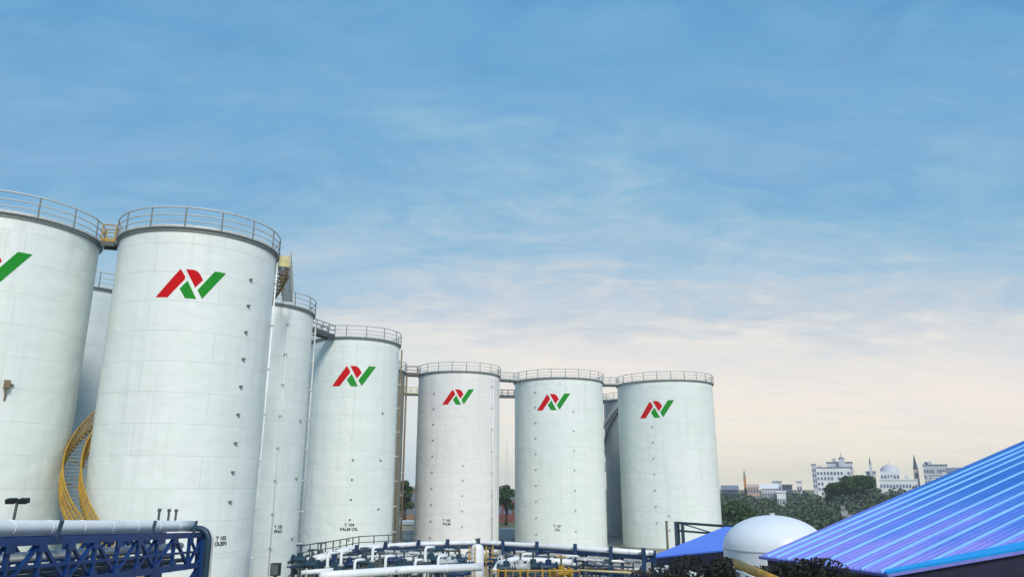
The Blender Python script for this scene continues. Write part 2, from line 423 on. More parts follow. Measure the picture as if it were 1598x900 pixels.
TK['T6'] = T(3.6, 118.5, 7.0, 'middle one of the three far emblem tanks, dots in a row beside its emblem', 6, logo=(-.82, 21.4, 5.2),
             text=(-.47, 3.5, .5, 'T 106\nOIL'), dots=[(-30, 23, 2.5, 10), (18, 20, 3, 7)])
TK['T7'] = T(11.65, 124, 7.65, 'rightmost emblem tank, its right side against open sky and the far city', 7, logo=(-1.37, 20.6, 5.5),
             dots=[(-16, 18, 4, 7), (-2, 5, 3, 2)])
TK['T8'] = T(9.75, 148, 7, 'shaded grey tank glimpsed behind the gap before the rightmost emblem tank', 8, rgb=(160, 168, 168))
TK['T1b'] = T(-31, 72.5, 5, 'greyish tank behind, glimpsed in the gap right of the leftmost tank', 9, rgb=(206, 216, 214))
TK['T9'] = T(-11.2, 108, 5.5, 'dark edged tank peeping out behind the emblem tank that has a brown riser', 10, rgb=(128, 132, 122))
TK['T10'] = T(-4.0, 135, 6.3, 'back row tank hidden behind the pinkish white far tank', 11)
TK['T11'] = T(3.15, 138, 7, 'back row tank hidden behind the middle far emblem tank', 12)
TK['T12'] = T(-11, 133, 6, 'back row tank hidden behind the dark edged tank', 13)
RAD = dict(T1=5, T2=5, T3=5, T4=5, T5=6.05, T6=7, T7=7.65, T8=7, T1b=5, T9=5.5, T10=6.3, T11=7, T12=6)
riser(TK['T2'], 5, 80, .05, MT['white'], off=.12)
riser(TK['T3'], 5, 82, .07, MT['steel'], off=.3, hoops=9)
riser(TK['T3'], 5, 30, .05, MT['white'], off=.15, hoops=9)
riser(TK['T4'], 5, 86, .09, MT['rust'], off=.3, hoops=9)
riser(TK['T5'], 6.05, 52, .09, MT['white'], off=.2)
riser(TK['T9'], 5.5, 80, .14, MT['rust'], off=.3)
helix_stair(TK['T2'], 5, lambda th: 7.0+(-50-th)*.085, -255, 31, MT['yellow'], w=1.0, inner=.32)
helix_stair(TK['T8'], 7, lambda th: 19.2+(th+62)*.125, -150, -20, MT['steel'], w=1.1, stringer=MT['dark'])
# flood lamp bracket box on the leftmost tank
MB().box(-.16, .16, -.35, 0, -.22, .22).bar((0, -.25, -.2), (0, -.02, -.9), .09).build('junction_box', MT['rust'], TK['T1'], loc=(5*sin(radians(11.5)), -5*cos(radians(11.5)), 15.0))

def bridge(a, b, z, label, rail, deck=None, w=1.0, ends=None):
    ca = TK[a].location; cb = TK[b].location
    d = norm((cb.x-ca.x, cb.y-ca.y, 0)); p0 = (ca.x+d[0]*(RAD[a]+.3), ca.y+d[1]*(RAD[a]+.3), 0); p1 = (cb.x-d[0]*(RAD[b]+.3), cb.y-d[1]*(RAD[b]+.3), 0)
    if ends: p0, p1 = ends; d = norm(sub(p1, p0))
    Ln = sqrt((p1[0]-p0[0])**2+(p1[1]-p0[1])**2)
    if dot(sub(p1, p0), d) < .5:   # overlapping rims: let it rest on both rims
        mid = lerp(p0, p1, .5); p0 = add(mid, mul(d, -.9)); Ln = 1.8
    t = thing('tank_bridge', label, 'walkway', (p0[0], p0[1], z), atan2(d[1], d[0]), 'walkways between tank tops')
    MB().box(0, Ln, -w/2, w/2, -.1, .0).box(0, Ln, -w/2, -w/2+.08, -.3, -.101).box(0, Ln, w/2-.08, w/2, -.3, -.101).build('deck', deck or MT['dark'], t)
    for s in (-1, 1):
        mb = MB(); y = s*w/2
        for zz, r in ((1.15, .045), (.62, .035)): mb.tube([(0, y, zz), (Ln, y, zz)], r, 6)
        k = max(2, round(Ln/1.2)+1)
        for i in range(k): mb.tube([(Ln*i/(k-1), y, 0), (Ln*i/(k-1), y, 1.15)], .045, 6)
        mb.box(0, Ln, y-.015, y+.015, .002, .2)
        mb.build('guard_rail', rail, t)
    return t
bridge('T1', 'T2', H+.05, 'short yellow railed bridge joining the two biggest tanks at the left', MT['yellow'])
p0, p1 = (-16.5, 51.2, H-.35), (-19.85, 63.4, H+.02)
t = thing('tank_bridge', 'narrow cream railed catwalk from the tank with the yellow stair back to the plain tank', 'walkway', (p0[0], p0[1], 0), 0, 'walkways between tank tops')
D_ = sub(p1, p0); n_ = norm((-D_[1], D_[0], 0)); o0 = (0, 0, p0[2])
def BP(f, w, dz=0): return add(add(o0, mul(D_, f)), add(mul(n_, w), (0, 0, dz)))
for w in (-.4, .4):
    MB().bar(BP(0, w), BP(1, w), .07, .12).build('side_beam', MT['cream'], t)
    MB().tube([BP(0, w, 1.2), BP(1, w, 1.2)], .04, 6).tube([BP(0, w, .65), BP(1, w, .65)], .03, 6).build('guard_rail', MT['cream'], t)
    for i in range(9): MB().tube([BP(i/8, w), BP(i/8, w, 1.2)], .04, 5).build('rail_post', MT['steel'], t)
mb = MB()
for i in range(34): mb.bar(BP((i+.5)/34, -.38), BP((i+.5)/34, .38), .09, .04)
mb.build('deck_slats', MT['dark'], t)
MB().quadbox(BP(.02, 0, .45), mul(n_, .45), (0, .04, 0), (0, 0, .4)).build('gate_panel', MT['cream'], t)
bridge('T3', 'T4', H+.05, 'small dark bridge between the plain tank and the next emblem tank', MT['dark'])
bridge('T9', 'T5', H+.05, 'brown railed bridge reaching the first far emblem tank from the left', MT['rust'])
bridge('T5', 'T6', H+.05, 'pale bridge between the first and middle far emblem tanks', MT['steel'])
bridge('T6', 'T7', H+.05, 'pale bridge between the middle and rightmost emblem tanks', MT['steel'])
bridge('T12', 'T10', H+.05, 'small back row bridge seen below the brown railed bridge', MT['cream'])
bridge('T10', 'T11', H+.05, 'back row bridge seen lower in the gap between the first and middle far tanks', MT['dark'])
bridge('T11', 'T8', H+.05, 'back row bridge seen in the gap before the rightmost emblem tank', MT['steel'])
bridge('T1b', 'T3', H+.05, 'back bridge seen in the gap between the two biggest tanks', MT['cream'])

# ------------------------------------------------------------------ left foreground pipe bridge
A0 = pol(-37.5, 17.6, 8.72); A1 = pol(-22.1, 28.0, 8.15)
dirv = norm(sub(A1, A0)); LEN = sqrt(dot(sub(A1, A0), sub(A1, A0)))
side = norm(cross(dirv, (0, 0, 1))); side = side if side[1] > 0 else mul(side, -1)   # away from camera
t = thing('pipe_bridge', 'deep blue lattice pipe bridge in the left foreground', 'pipe bridge', (A1[0], A1[1], 0))
def loc(p): return sub(p, (A1[0], A1[1], 0))
def TP(s, wd, dz): return loc(add(add(A0, mul(dirv, s)), add(mul(side, wd), (0, 0, dz))))
PW = 1.15; nb = 11; sp = LEN/nb
for nm, wd in (('near_truss', -.25), ('far_truss', PW)):
    mb = MB()
    mb.bar(TP(0, wd, -.28), TP(LEN, wd, -.28), .13, .17); mb.bar(TP(0, wd, -1.22), TP(LEN, wd, -1.22), .13, .17)
    mb.bar(TP(0, wd, -.8), TP(LEN, wd, -.8), .07, .07)
    for i in range(nb+1):
        mb.bar(TP(i*sp, wd, -.28), TP(i*sp, wd, -1.22), .09)
        if i < nb:
            p, q = ((-.3, -1.2) if i % 2 else (-1.2, -.3))
            mb.bar(TP(i*sp, wd, p), TP((i+1)*sp, wd, q), .08)
            if i % 3 == 1: mb.bar(TP(i*sp, wd+.02, q), TP((i+1)*sp, wd+.02, p), .07)
            mb.quadbox(TP(i*sp, wd-.06, -.4), mul(dirv, .14), (0, 0, .11), mul(side, .012))
            mb.quadbox(TP(i*sp, wd-.06, -1.12), mul(dirv, .14), (0, 0, .1), mul(side, .012))
    mb.build(nm, MT['blue'], t)
mb = MB()
for i in range(nb+1):
    mb.bar(TP(i*sp, -.25, -.3), TP(i*sp, PW, -.3), .1, .12); mb.bar(TP(i*sp, -.25, -1.26), TP(i*sp, PW, -1.26), .1, .12)
    if i < nb: mb.bar(TP(i*sp, -.25, -1.26), TP((i+1)*sp, PW, -1.26), .06)
mb.build('cross_beams', MT['blue'], t)
for s_, wd in ((LEN-.12, -.25), (LEN-.12, PW), (LEN-3.4, -.25), (LEN-3.4, PW)):
    top = TP(s_, wd, -.2 if s_ > LEN-1 else -1.3); foot = (top[0], top[1], .03)
    MB().bar(foot, top, .26, .26).quadbox((foot[0], foot[1], .06), (.25, 0, 0), (0, .25, 0), (0, 0, .03)).build('column', MT['blue'], t)
mb = MB()
for wd in (-.25, PW):
    mb.bar(TP(LEN-3.4, wd, -1.3), TP(LEN-.2, wd, -3.4), .12); mb.bar(TP(LEN-.2, wd, -1.3), TP(LEN-3.4, wd, -3.4), .12)
    mb.bar(TP(LEN-3.4, wd, -3.5), TP(LEN-.2, wd, -3.5), .12); mb.bar(TP(LEN-3.4, wd, -3.5), TP(LEN-.2, wd, -5.9), .12)
mb.build('knee_braces', MT['blue'], t)
for k, (wd, z, r) in enumerate(((.35, -.62, .1), (.7, -.95, .08), (.15, -1.05, .07))):
    MB().tube([TP(0, wd, z), TP(LEN-.3, wd, z)], r, 8).build('service_pipe', MT['teal'] if k else MT['white'], t, True)
for s_ in (3.7, 8.2, 11.0):
    mb = MB(); mb.bar(TP(s_, -.3, -.3), TP(s_+.08, -.34, .16), .07, .07); mb.build('pipe_stop', MT['teal'], t)
# white main pipe lying on the bridge
PR = .165
pt = thing('insulated_pipe', 'thick white pipe lying along the top of the deep blue lattice bridge', 'pipe', (A1[0], A1[1], 8.15))
def TQ(s, wd, dz): p = TP(s, wd, dz); return (p[0], p[1], p[2]-8.15)
MB().tube([TQ(-.2+LEN*i/12*1.0, .12, 0) for i in range(13)], PR, 20).build('pipe_run', MT['white'], pt, True)
for i in range(1, 9): MB().tube([TQ(LEN*i/9-.02, .12, 0), TQ(LEN*i/9+.02, .12, 0)], PR+.008, 20).build('cladding_band', MT['white'], pt)
for s_ in (LEN-2.2, LEN-1.55, LEN-1.05):
    p = TQ(s_, .3, .1); MB().tube([p, add(p, (0, 0, .4))], .035, 6).tube([add(p, (0, 0, .33)), add(p, (0, 0, .42))], .055, 6).build('vent_stub', MT['dark'], pt)
# drop pipe at its end
et = thing('drop_pipe', 'dark curved pipe bending down at the right end of the deep blue bridge', 'pipe', (A1[0], A1[1], 0))
for off, r, m in ((.0, .1, MT['teal']), (.3, .05, MT['steel'])):
    sd_ = LEN-.4+off; pts = [TP(sd_, .2, -.08), TP(sd_, -.2, -.08)]
    for i in range(1, 9):
        a = pi/2*i/8; pts.append(TP(sd_, -.2-.38*sin(a), -.08-.38*(1-cos(a))))
    e = pts[-1]; pts.append((e[0], e[1], .03)); MB().tube(pts, r, 10).build('pipe_bend', m, et, True)
# flood lamp beyond the bridge
p = at(17, 830, 24)
fl = thing('flood_lamp', 'black double headed flood lamp on a leaning thin post behind the left white pipe', 'lamp', (p[0], p[1], 0))
q = at(27, 783, 24); rel = (q[0]-p[0], q[1]-p[1], q[2])
MB().tube([(0, 0, .03), (0, 0, p[2]), rel], .035, 8).build('lamp_post', MT['dark'], fl)
for s_ in (-1, 1):
    c = add(rel, (s_*.16, 0, .03)); MB().quadbox(c, (.11, 0, 0), (0, .09, .02), (0, -.015, .06)).build('lamp_head', MT['ink'], fl)
MB().bar(add(rel, (-.2, 0, 0)), add(rel, (.2, 0, 0)), .03).build('cross_arm', MT['ink'], fl)

# ------------------------------------------------------------------ middle pipe rack
RP = [at(496, 874, 55), at(560, 853, 64), at(650, 848, 67), at(752, 846, 68.5), at(860, 853, 64), at(1012, 864, 59)]
RP = [(p[0], p[1], 4.55) for p in RP]
def off_line(pts, o, dz=0):
    res = []
    for i, p in enumerate(pts):
        d = norm(sub(pts[min(i+1, len(pts)-1)], pts[max(i-1, 0)])); nn = (-d[1], d[0], 0); res.append((p[0]+nn[0]*o, p[1]+nn[1]*o, p[2]+dz))
    return res
def pipe_thing(name, label, pts, r, m, band=2.5, group=None, flange=True):
    o = thing(name, label, 'pipe', (pts[0][0], pts[0][1], 0), 0, group); L0 = (pts[0][0], pts[0][1], 0)
    P = [sub(p, L0) for p in pts]
    MB().tube(P, r, 14).build('pipe_run', m, o, True)
    if flange:
        for a, b_ in zip(P, P[1:]):
            ln = sqrt(dot(sub(b_, a), sub(b_, a))); k = int(ln/band)
            for i in range(k):
                c = lerp(a, b_, (i+.5)/k); d = mul(norm(sub(b_, a)), .04); MB().tube([sub(c, d), add(c, d)], r+.018, 14).build('flange', m, o)
    return o
pipe_thing('insulated_pipe', 'long thick white pipe crossing in front of the bases of the far tanks', RP, .2, MT['white'])
pipe_thing('insulated_pipe', 'thinner white pipe running just behind the long thick white pipe', off_line(RP, .7, .02), .12, MT['white'])
rk = thing('pipe_rack', 'blue steel rack carrying the long white pipes in front of the far tanks', 'pipe rack', (RP[3][0], RP[3][1], 0))
rl = lambda p: sub(p, (RP[3][0], RP[3][1], 0))
mb = MB()
for dz, o in ((-.34, -.25), (-.34, .95), (-1.7, -.25)):
    Q = off_line(RP, o, dz)
    for a, b_ in zip(Q, Q[1:]): mb.bar(rl(a), rl(b_), .14, .24)
mb.build('long_beams', MT['rackblue'], rk)
def on_path(x):
    best = None
    for a, b_ in zip(RP, RP[1:]):
        for i in range(60):
            c = lerp(a, b_, i/60); F = (0, cos(PITCH), sin(PITCH)); d = dot(sub(c, (0, 0, CAMZ)), F); px = 799+1152*c[0]/d
            if best is None or abs(px-x) < best[0]: best = (abs(px-x), c, norm(sub(b_, a)))
    return best[1], best[2]
for x in (512, 548, 597, 648, 696, 752, 790, 842, 903, 957, 1008):
    c, d = on_path(x); nn = (-d[1], d[0], 0)
    a = add(c, mul(nn, -.45)); b_ = add(c, mul(nn, 1.15))
    MB().bar(rl((a[0], a[1], .03)), rl((a[0], a[1], c[2]+.38)), .28).build('column', MT['rackblue'], rk)
    MB().bar(rl((b_[0], b_[1], .03)), rl((b_[0], b_[1], c[2]+.1)), .22).build('column', MT['rackblue'], rk)
    for q_ in (-.55, -1.9): MB().bar(rl(add(a, (0, 0, q_))), rl(add(b_, (0, 0, q_))), .15, .2).build('cross_beam', MT['rackblue'], rk)
pipe_thing('process_pipe', 'grey pipe on the lower tier of the blue rack', off_line(RP, .1, -1.4), .13, MT['rust'])
pipe_thing('process_pipe', 'pale green pipe on the lower tier of the blue rack', off_line(RP, .6, -1.45), .1, MT['roofgrey'])
# dark handrail above the left run
HR = [at(470, 866, 60), at(520, 850, 64), at(560, 844, 69), at(650, 841, 72)]
hz = 5.1
hr = thing('handrail', 'thin dark handrail behind the left run of the long white pipe', 'railing', (HR[0][0], HR[0][1], 0))
HR = [sub((p[0], p[1], hz), (HR[0][0], HR[0][1], 0)) for p in HR]
mb = MB(); mb.tube(HR, .045, 6); mb.tube([add(p, (0, 0, -.5)) for p in HR], .035, 6)
mb.build('rails', MT['dark'], hr)
for a, b_ in zip(HR, HR[1:]):
    for i in range(4):
        c = lerp(a, b_, i/4); MB().tube([(c[0], c[1], .03), c], .05, 6).build('rail_post', MT['dark'], hr)
# near white pipes at the bottom edge
q0 = at(500, 898, 48); q1 = at(560, 894, 49.5); q2 = at(640, 888, 52); q3 = at(752, 884, 53)
pipe_thing('insulated_pipe', 'lowest thick white pipe rising from the bottom edge to the white vessel', [(p[0], p[1], p[2]) for p in (q0, q1, q2, q3)], .25, MT['white'])
q = [at(772, 892, 50), at(778, 880, 51), at(800, 873, 53), at(840, 874, 54), at(892, 877, 53)]
pipe_thing('insulated_pipe', 'short thick white pipe over the yellow valve frame', q, .2, MT['white'], band=1.5)
# white risers dropping from the left run
grp = 'thin white vertical pipes of the manifold'
k = 0
for x, y0, y1, lab in ((512, 861, 893, 'first from the left'), (533, 858, 896, 'second from the left'), (554, 872, 896, 'short one, third from the left'), (582, 852, 886, 'fourth from the left'),
                  (602, 866, 893, 'fifth from the left'), (648, 872, 896, 'short one, sixth from the left'), (664, 852, 886, 'seventh from the left'), (684, 866, 890, 'rightmost')):
    a = at(x, y0+2, 53.5)
    o = thing('riser_pipe', 'thin white vertical manifold pipe, '+lab, 'pipe', (a[0], a[1], 0), 0, grp)
    z = a[2]
    MB().tube([(.55, .5, z), (.2, .2, z+.02), (.05, .05, z), (0, 0, z-.15), (0, 0, .03)], .1, 10).build('pipe_run', MT['white'], o, True)
    for q_ in (-.9, -1.4): MB().tube([(0, 0, z+q_), (0, 0, z+q_+.11)], .19, 12).build('flange', MT['steel'], o)
    MB().tube([(0, 0, z-1.34), (0, 0, z-.84)], .15, 10).tube([(0, -.1, z-1.1), (0, -.5, z-1.1)], .04, 6).tube([(0, -.48, z-1.1), (0, -.54, z-1.1)], .22, 12).build('valve', MT['teal'], o)
# bank of valves
def gate_valve(x, y, D, m, label, s=1.0):
    a = at(x, y, D)
    o = thing('gate_valve', label, 'valve', a, random.uniform(-.5, .5), 'valves of the manifold')
    MB().tube([(-.45*s, 0, 0), (-.38*s, 0, 0)], .26*s, 12).tube([(.38*s, 0, 0), (.45*s, 0, 0)], .26*s, 12).tube([(-.4*s, 0, 0), (.4*s, 0, 0)], .17*s, 12).tube([(0, 0, 0), (0, 0, .35*s)], .16*s, 10).build('body', m, o)
    MB().tube([(0, 0, .3*s), (0, 0, .8*s)], .05*s, 8).build('stem', MT['dark'], o)
    MB().tube([(.24*s*cos(2*pi*i/12), .24*s*sin(2*pi*i/12), .74*s) for i in range(13)], .035*s, 6).bar((-.24*s, 0, .74*s), (.24*s, 0, .74*s), .04*s).bar((0, -.24*s, .74*s), (0, .24*s, .74*s), .04*s).build('handwheel', m, o)
    MB().bar((0, 0, -.1*s), (0, 0, .03-a[2]), .14*s).build('support', MT['dark'], o)
vs = [(468, 872, 57, 'teal', 'dark valve at the left end of the manifold by the black box'), (486, 880, 55, 'teal', 'dark valve low at the left of the manifold'),
      (500, 868, 58, 'dark', 'grey valve under the handrail start'), (524, 886, 54, 'teal', 'dark valve between the first two white risers'),
      (545, 880, 55, 'rackblue', 'navy valve right of the second white riser'), (568, 876, 57, 'teal', 'dark valve before the fourth white riser'),
      (592, 884, 54, 'dark', 'grey valve after the fourth white riser'), (615, 874, 57, 'rackblue', 'navy valve right of the fifth white riser'),
      (630, 882, 55, 'teal', 'dark valve left of the short sixth riser'), (656, 878, 56, 'dark', 'grey valve beside the seventh riser'),
      (673, 872, 58, 'teal', 'dark valve between the two rightmost risers'), (700, 878, 56, 'roofgrey', 'pale valve right of the rightmost riser'),
      (716, 874, 57, 'teal', 'dark valve left of the white vessel'), (790, 886, 50, 'teal', 'dark valve below the short thick white pipe, left'),
      (812, 884, 50, 'steel', 'pale valve below the short thick white pipe'), (832, 883, 51, 'teal', 'dark valve under the middle of the short white pipe'),
      (856, 884, 50, 'rackblue', 'navy valve below the short thick white pipe'), (876, 893, 49, 'yellow', 'yellow valve right end of the yellow frame')]
for x, y, D, m, lab in vs: gate_valve(x, y, D, MT[m], lab, 1.25)
# manifold cross pipes
for i, (x0, y0, x1, y1, D, r, m, lab) in enumerate([
        (455, 884, 560, 878, 56, .12, 'teal', 'dark pipe low at the left of the manifold'), (470, 893, 520, 889, 53, .15, 'white', 'pale pipe under the left valves'),
        (520, 870, 640, 866, 58.5, .1, 'roofgrey', 'pale pipe through the upper middle of the manifold'), (540, 889, 640, 884, 54, .12, 'dark', 'grey pipe low in the middle of the manifold'),
        (600, 860, 735, 868, 59, .13, 'roofgrey', 'pale green pipe sloping down to the white vessel'), (640, 884, 740, 878, 55, .1, 'teal', 'dark pipe leading to the white vessel'),
        (700, 897, 735, 893, 50, .12, 'rackblue', 'navy pipe under the white vessel'), (780, 894, 900, 892, 50, .1, 'dark', 'grey pipe across the yellow frame'),
        (448, 878, 512, 872, 60, .1, 'roofgrey', 'pale pipe behind the first dark valve'), (505, 876, 600, 870, 61, .09, 'teal', 'dark pipe above the middle valves at left'),
        (520, 893, 620, 890, 51, .09, 'steel', 'thin bright pipe just above the lowest white pipe'), (560, 862, 700, 856, 62, .11, 'teal', 'dark pipe close under the long white pipe'),
        (620, 872, 735, 876, 58, .12, 'white', 'white pipe sloping gently to the white vessel'),
        (770, 866, 905, 869, 60, .1, 'roofgrey', 'pale pipe between the short white pipe and the long one'), (775, 880, 905, 884, 52, .08, 'teal', 'dark pipe behind the yellow frame'),
        (900, 872, 1000, 877, 60, .09, 'white', 'white pipe between the right blue columns'), (905, 881, 990, 885, 58, .07, 'teal', 'dark pipe between the right blue columns'),
        (905, 889, 985, 893, 56, .07, 'cream', 'cream rail pipe between the blue columns at right')]):
    a = at(x0, y0, D); b_ = at(x1, y1, D)
    o = pipe_thing('process_pipe', lab, [a, b_], r, MT[m], 1.8)
    for tt in (.12, .88):
        c = sub(lerp(a, b_, tt), (a[0], a[1], 0)); MB().bar((c[0], c[1], .03), (c[0], c[1], c[2]-r*.7), .1).build('support', MT['dark'], o)
# vertical vessel with yellow ladders
c = at(745, 850, 60)
v = thing('vessel', 'white upright vessel where the long pipes meet, beside a yellow ladder', 'vessel', (c[0], c[1], 0))
MB().lathe([(.5, .03), (.5, c[2]-.3), (.42, c[2]-.05), (.2, c[2]+.08), (.01, c[2]+.1)], 28).build('shell', MT['white'], v, True)
MB().tube([(0, 0, c[2]), (0, 0, c[2]+.4)], .1, 8).tube([(0, 0, c[2]+.38), (0, 0, c[2]+.46)], .2, 12).build('top_nozzle', MT['dark'], v)
def ladder(x, ytop, D, w, label, m):
    a = at(x, ytop, D)
    o = thing('ladder', label, 'ladder', (a[0], a[1], 0)); z = a[2]
    for s_ in (-1, 1): MB().bar((s_*w/2, 0, .03), (s_*w/2, 0, z), .09, .06).build('stile', m, o)
    mb = MB()
    for i in range(int(z/.3)): mb.tube([(-w/2, 0, .2+i*.3), (w/2, 0, .2+i*.3)], .025, 6)
    mb.build('rungs', m, o)
ladder(764, 851, 57, .5, 'yellow ladder standing right of the white upright vessel', MT['yellow'])
ladder(737, 852, 56, .4, 'yellow ladder standing left of the white upright vessel', MT['yellow'])
# yellow valve frame
c = at(835, 890, 48)
yf = thing('guard_railing', 'row of yellow posts and rails under the short thick white pipe', 'railing', (c[0], c[1], 0))
w = 2.7
mb = MB(); mb.tube([(-w, 0, c[2]), (w, 0, c[2])], .05, 8); mb.tube([(-w, 0, c[2]-.5), (w, 0, c[2]-.5)], .05, 8); mb.build('rails', MT['yellow'], yf)
for i in range(13):
    X = -w+2*w*i/12; MB().tube([(X, 0, .03), (X, 0, c[2]+(.12 if i % 3 else .0))], .06, 6).build('post', MT['yellow'] if i % 3 else MT['rust'], yf)
# white angled conduit
a = at(876, 867, 56)
o = thing('conduit', 'small white crooked conduit left of the tall blue column', 'pipe', (a[0], a[1], 0))
MB().tube([(1.2, 0, a[2]), (.1, 0, a[2]), (0, 0, a[2]-.1), (0, 0, a[2]-.6), (.25, -.2, a[2]-.8), (.25, -.2, .03)], .07, 8).build('pipe_run', MT['white'], o, True)
# black box at far left
a = at(430, 890, 52)
o = thing('control_cabinet', 'black cabinet standing at the left end of the manifold', 'cabinet', (a[0], a[1], 0))
z1 = at(430, 878, 52)[2]; MB().box(-.27, .27, -.25, .25, z1-.75, z1).build('housing', MT['ink'], o)
MB().box(-.22, .22, -.27, -.252, z1-.68, z1-.07).build('door', MT['dark'], o); MB().bar((0, 0, .03), (0, 0, z1-.75), .2).build('pedestal', MT['dark'], o)
# concrete bund walls
for a, b_, lab in (((-46, 46, 0), (-6, 62, 0), 'low concrete bund wall at left in front of the big tanks'), ((-6, 62, 0), (34, 88, 0), 'low concrete bund wall in front of the far tanks at right')):
    o = MB().bar((0, 0, .55), sub(b_, a)[:2]+(.55,), .3, 1.04).build('bund_wall', MT['concrete'], None); o.location = a; tag(o, lab, 'wall')
    o.location.z = .0

# blue portal frame right
a = at(1056, 815, 80); b_ = at(1175, 829, 72); a2 = at(1065, 820, 82)
pf = thing('portal_frame', 'dark blue portal frame in front of the rightmost emblem tank', 'steel frame', (a[0], a[1], 0)); r0 = (a[0], a[1], 0)
z = a[2]
MB().bar((0, 0, .03), (0, 0, z+.1), .45).build('column', MT['teal'], pf)
d2 = sub((a2[0], a2[1], 0), r0); MB().bar((d2[0], d2[1], .03), (d2[0], d2[1], z-.2), .3).build('column', MT['teal'], pf)
e = sub((b_[0], b_[1], 0), r0); MB().bar((e[0], e[1], .03), (e[0], e[1], z), .3).build('column', MT['teal'], pf)
MB().bar((0, 0, z), (e[0], e[1], z), .25, .22).build('top_beam', MT['teal'], pf)
MB().bar((0, 0, z-.75), (e[0], e[1], z-.75), .2, .18).build('lower_beam', MT['teal'], pf)
MB().bar((0, 0, z+.05), (e[0]*.5, e[1]*.5, z-.7), .1).build('brace', MT['blue'], pf)
a = at(1040, 814, 76)
o = thing('pole', 'slim grey green pole left of the dark blue portal frame', 'pole', (a[0], a[1], 0))
MB().tube([(0, 0, .03), (0, 0, a[2])], .11, 10).build('shaft', MT['rust'], o); MB().tube([(0, 0, a[2]), (0, 0, a[2]+.08)], .16, 10).build('cap', MT['dark'], o)

# braced pipe stands fill the manifold
for i, (x, y, D, w, lab) in enumerate(((500, 878, 59, 1.6, 'leftmost'), (538, 872, 60, 1.8, 'second from the left'), (590, 868, 60.5, 2.0, 'third from the left'), (640, 866, 61, 2.0, 'fourth from the left'),
                                      (690, 866, 60, 1.8, 'fifth from the left'), (800, 870, 58, 2.0, 'sixth from the left'), (870, 874, 57, 1.8, 'seventh from the left'), (930, 872, 60, 2.0, 'rightmost'))):
    a = at(x, y, D)
    o = thing('pipe_stand', 'dark braced pipe stand under the manifold, '+lab, 'pipe stand', (a[0], a[1], 0), random.uniform(-.3, .3), 'braced stands of the manifold'); z = a[2]
    for s_ in (-1, 1): MB().bar((s_*w/2, 0, .03), (s_*w/2, 0, z), .12).build('leg', MT['teal'], o)
    MB().bar((-w/2-.2, 0, z-.06), (w/2+.2, 0, z-.06), .14).build('top_beam', MT['teal'], o)
    MB().bar((-w/2, 0, z-1.3), (w/2, 0, z-1.3), .1).build('lower_beam', MT['teal'], o)
    MB().bar((-w/2, .02, z-1.3), (w/2, .02, z-.1), .07).bar((w/2, -.02, z-1.3), (-w/2, -.02, z-.1), .07).build('bracing', MT['blue'], o)
    for k_ in range(3):
        q = (-w/2+.35+k_*(w-.7)/2, 0, z+.09); MB().tube([add(q, (0, -1.2, 0)), add(q, (0, 1.0, 0))], .07, 8).tube([add(q, (0, -1.2, 0)), add(q, (0, -1.27, 0))], .12, 8).build('pipe_end', MT[('white', 'roofgrey', 'steel')[k_]], o)

# bolted manifolds: headers, branch loops and small valves, one skid each
def manifold(label, x0, y0, x1, y1, D, n, seed):
    rnd = random.Random(seed); a = at(x0, y0, D); b_ = at(x1, y1, D+2)
    o = thing('pipe_manifold', label, 'pipework', (a[0], a[1], 0), atan2(b_[1]-a[1], b_[0]-a[0])); Ln = math.hypot(b_[0]-a[0], b_[1]-a[1]); za, zb = a[2], b_[2]
    Z = lambda X, d=0: za+(zb-za)*X/Ln+d
    for k, (dy, dz, rr_, m) in enumerate(((0, 0, .11, 'white'), (.6, -.45, .09, 'teal'), (1.3, -.1, .12, 'roofgrey'), (-.5, -.8, .1, 'teal'), (1.9, .3, .08, 'dark'))):
        MB().tube([(Ln*i/6, dy, Z(Ln*i/6, dz)+.04*sin(i*2.1+k)) for i in range(7)], rr_, 10).build('header_pipe', MT[m], o, True)
    for i in range(n):
        X = Ln*(i+.5+rnd.uniform(-.35, .35))/n; dz = rnd.uniform(-.1, .55); y = rnd.choice((-.4, .1, .7, 1.5)); wd = rnd.uniform(.25, .7); rr_ = rnd.choice((.05, .07, .09)); m = rnd.choice(('white', 'white', 'roofgrey', 'teal', 'rackblue', 'dark', 'steel'))
        z = Z(X, dz)
        MB().tube([(X, y, .03), (X, y, z-.12), (X+.04, y, z-.03), (X+.12, y, z), (X+wd, y, z), (X+wd+.08, y+.05, z-.08), (X+wd+.1, y+.05, z-1.2)], rr_, 8).build('branch_pipe', MT[m], o, True)
        if i % 2 == 0:
            zz = z-.55; m2 = rnd.choice(('teal', 'rackblue', 'dark', 'rust'))
            MB().tube([(X, y, zz-.2), (X, y, zz+.2)], rr_+.09, 10).tube([(X, y, zz), (X, y-.4, zz+.05)], .05, 6).tube([(X, y-.38, zz+.05), (X, y-.43, zz+.05)], .2, 10).build('valve', MT[m2], o)
        if i % 3 == 0:
            q = X+rnd.uniform(-.4, .4); MB().bar((q, y+.4, .03), (q, y+.4, z-.2), .1).bar((q-.5, y+.4, z-.25), (q+.5, y+.4, z-.25), .1).bar((q-.45, y+.4, z-1.0), (q+.4, y+.4, z-.3), .06).build('stand', MT['rackblue'], o)
    return o
manifold('tangle of white and dark pipes left of the fourth white riser', 462, 886, 575, 873, 58, 17, 3)
manifold('tangle of white and dark pipes between the fourth white riser and the white vessel', 578, 872, 728, 868, 59.5, 22, 8)
manifold('tangle of pipes behind the short thick white pipe and yellow posts', 778, 876, 898, 880, 55.5, 16, 12)
manifold('sparse pipes between the right blue columns of the rack', 912, 884, 1000, 888, 62, 7, 20)

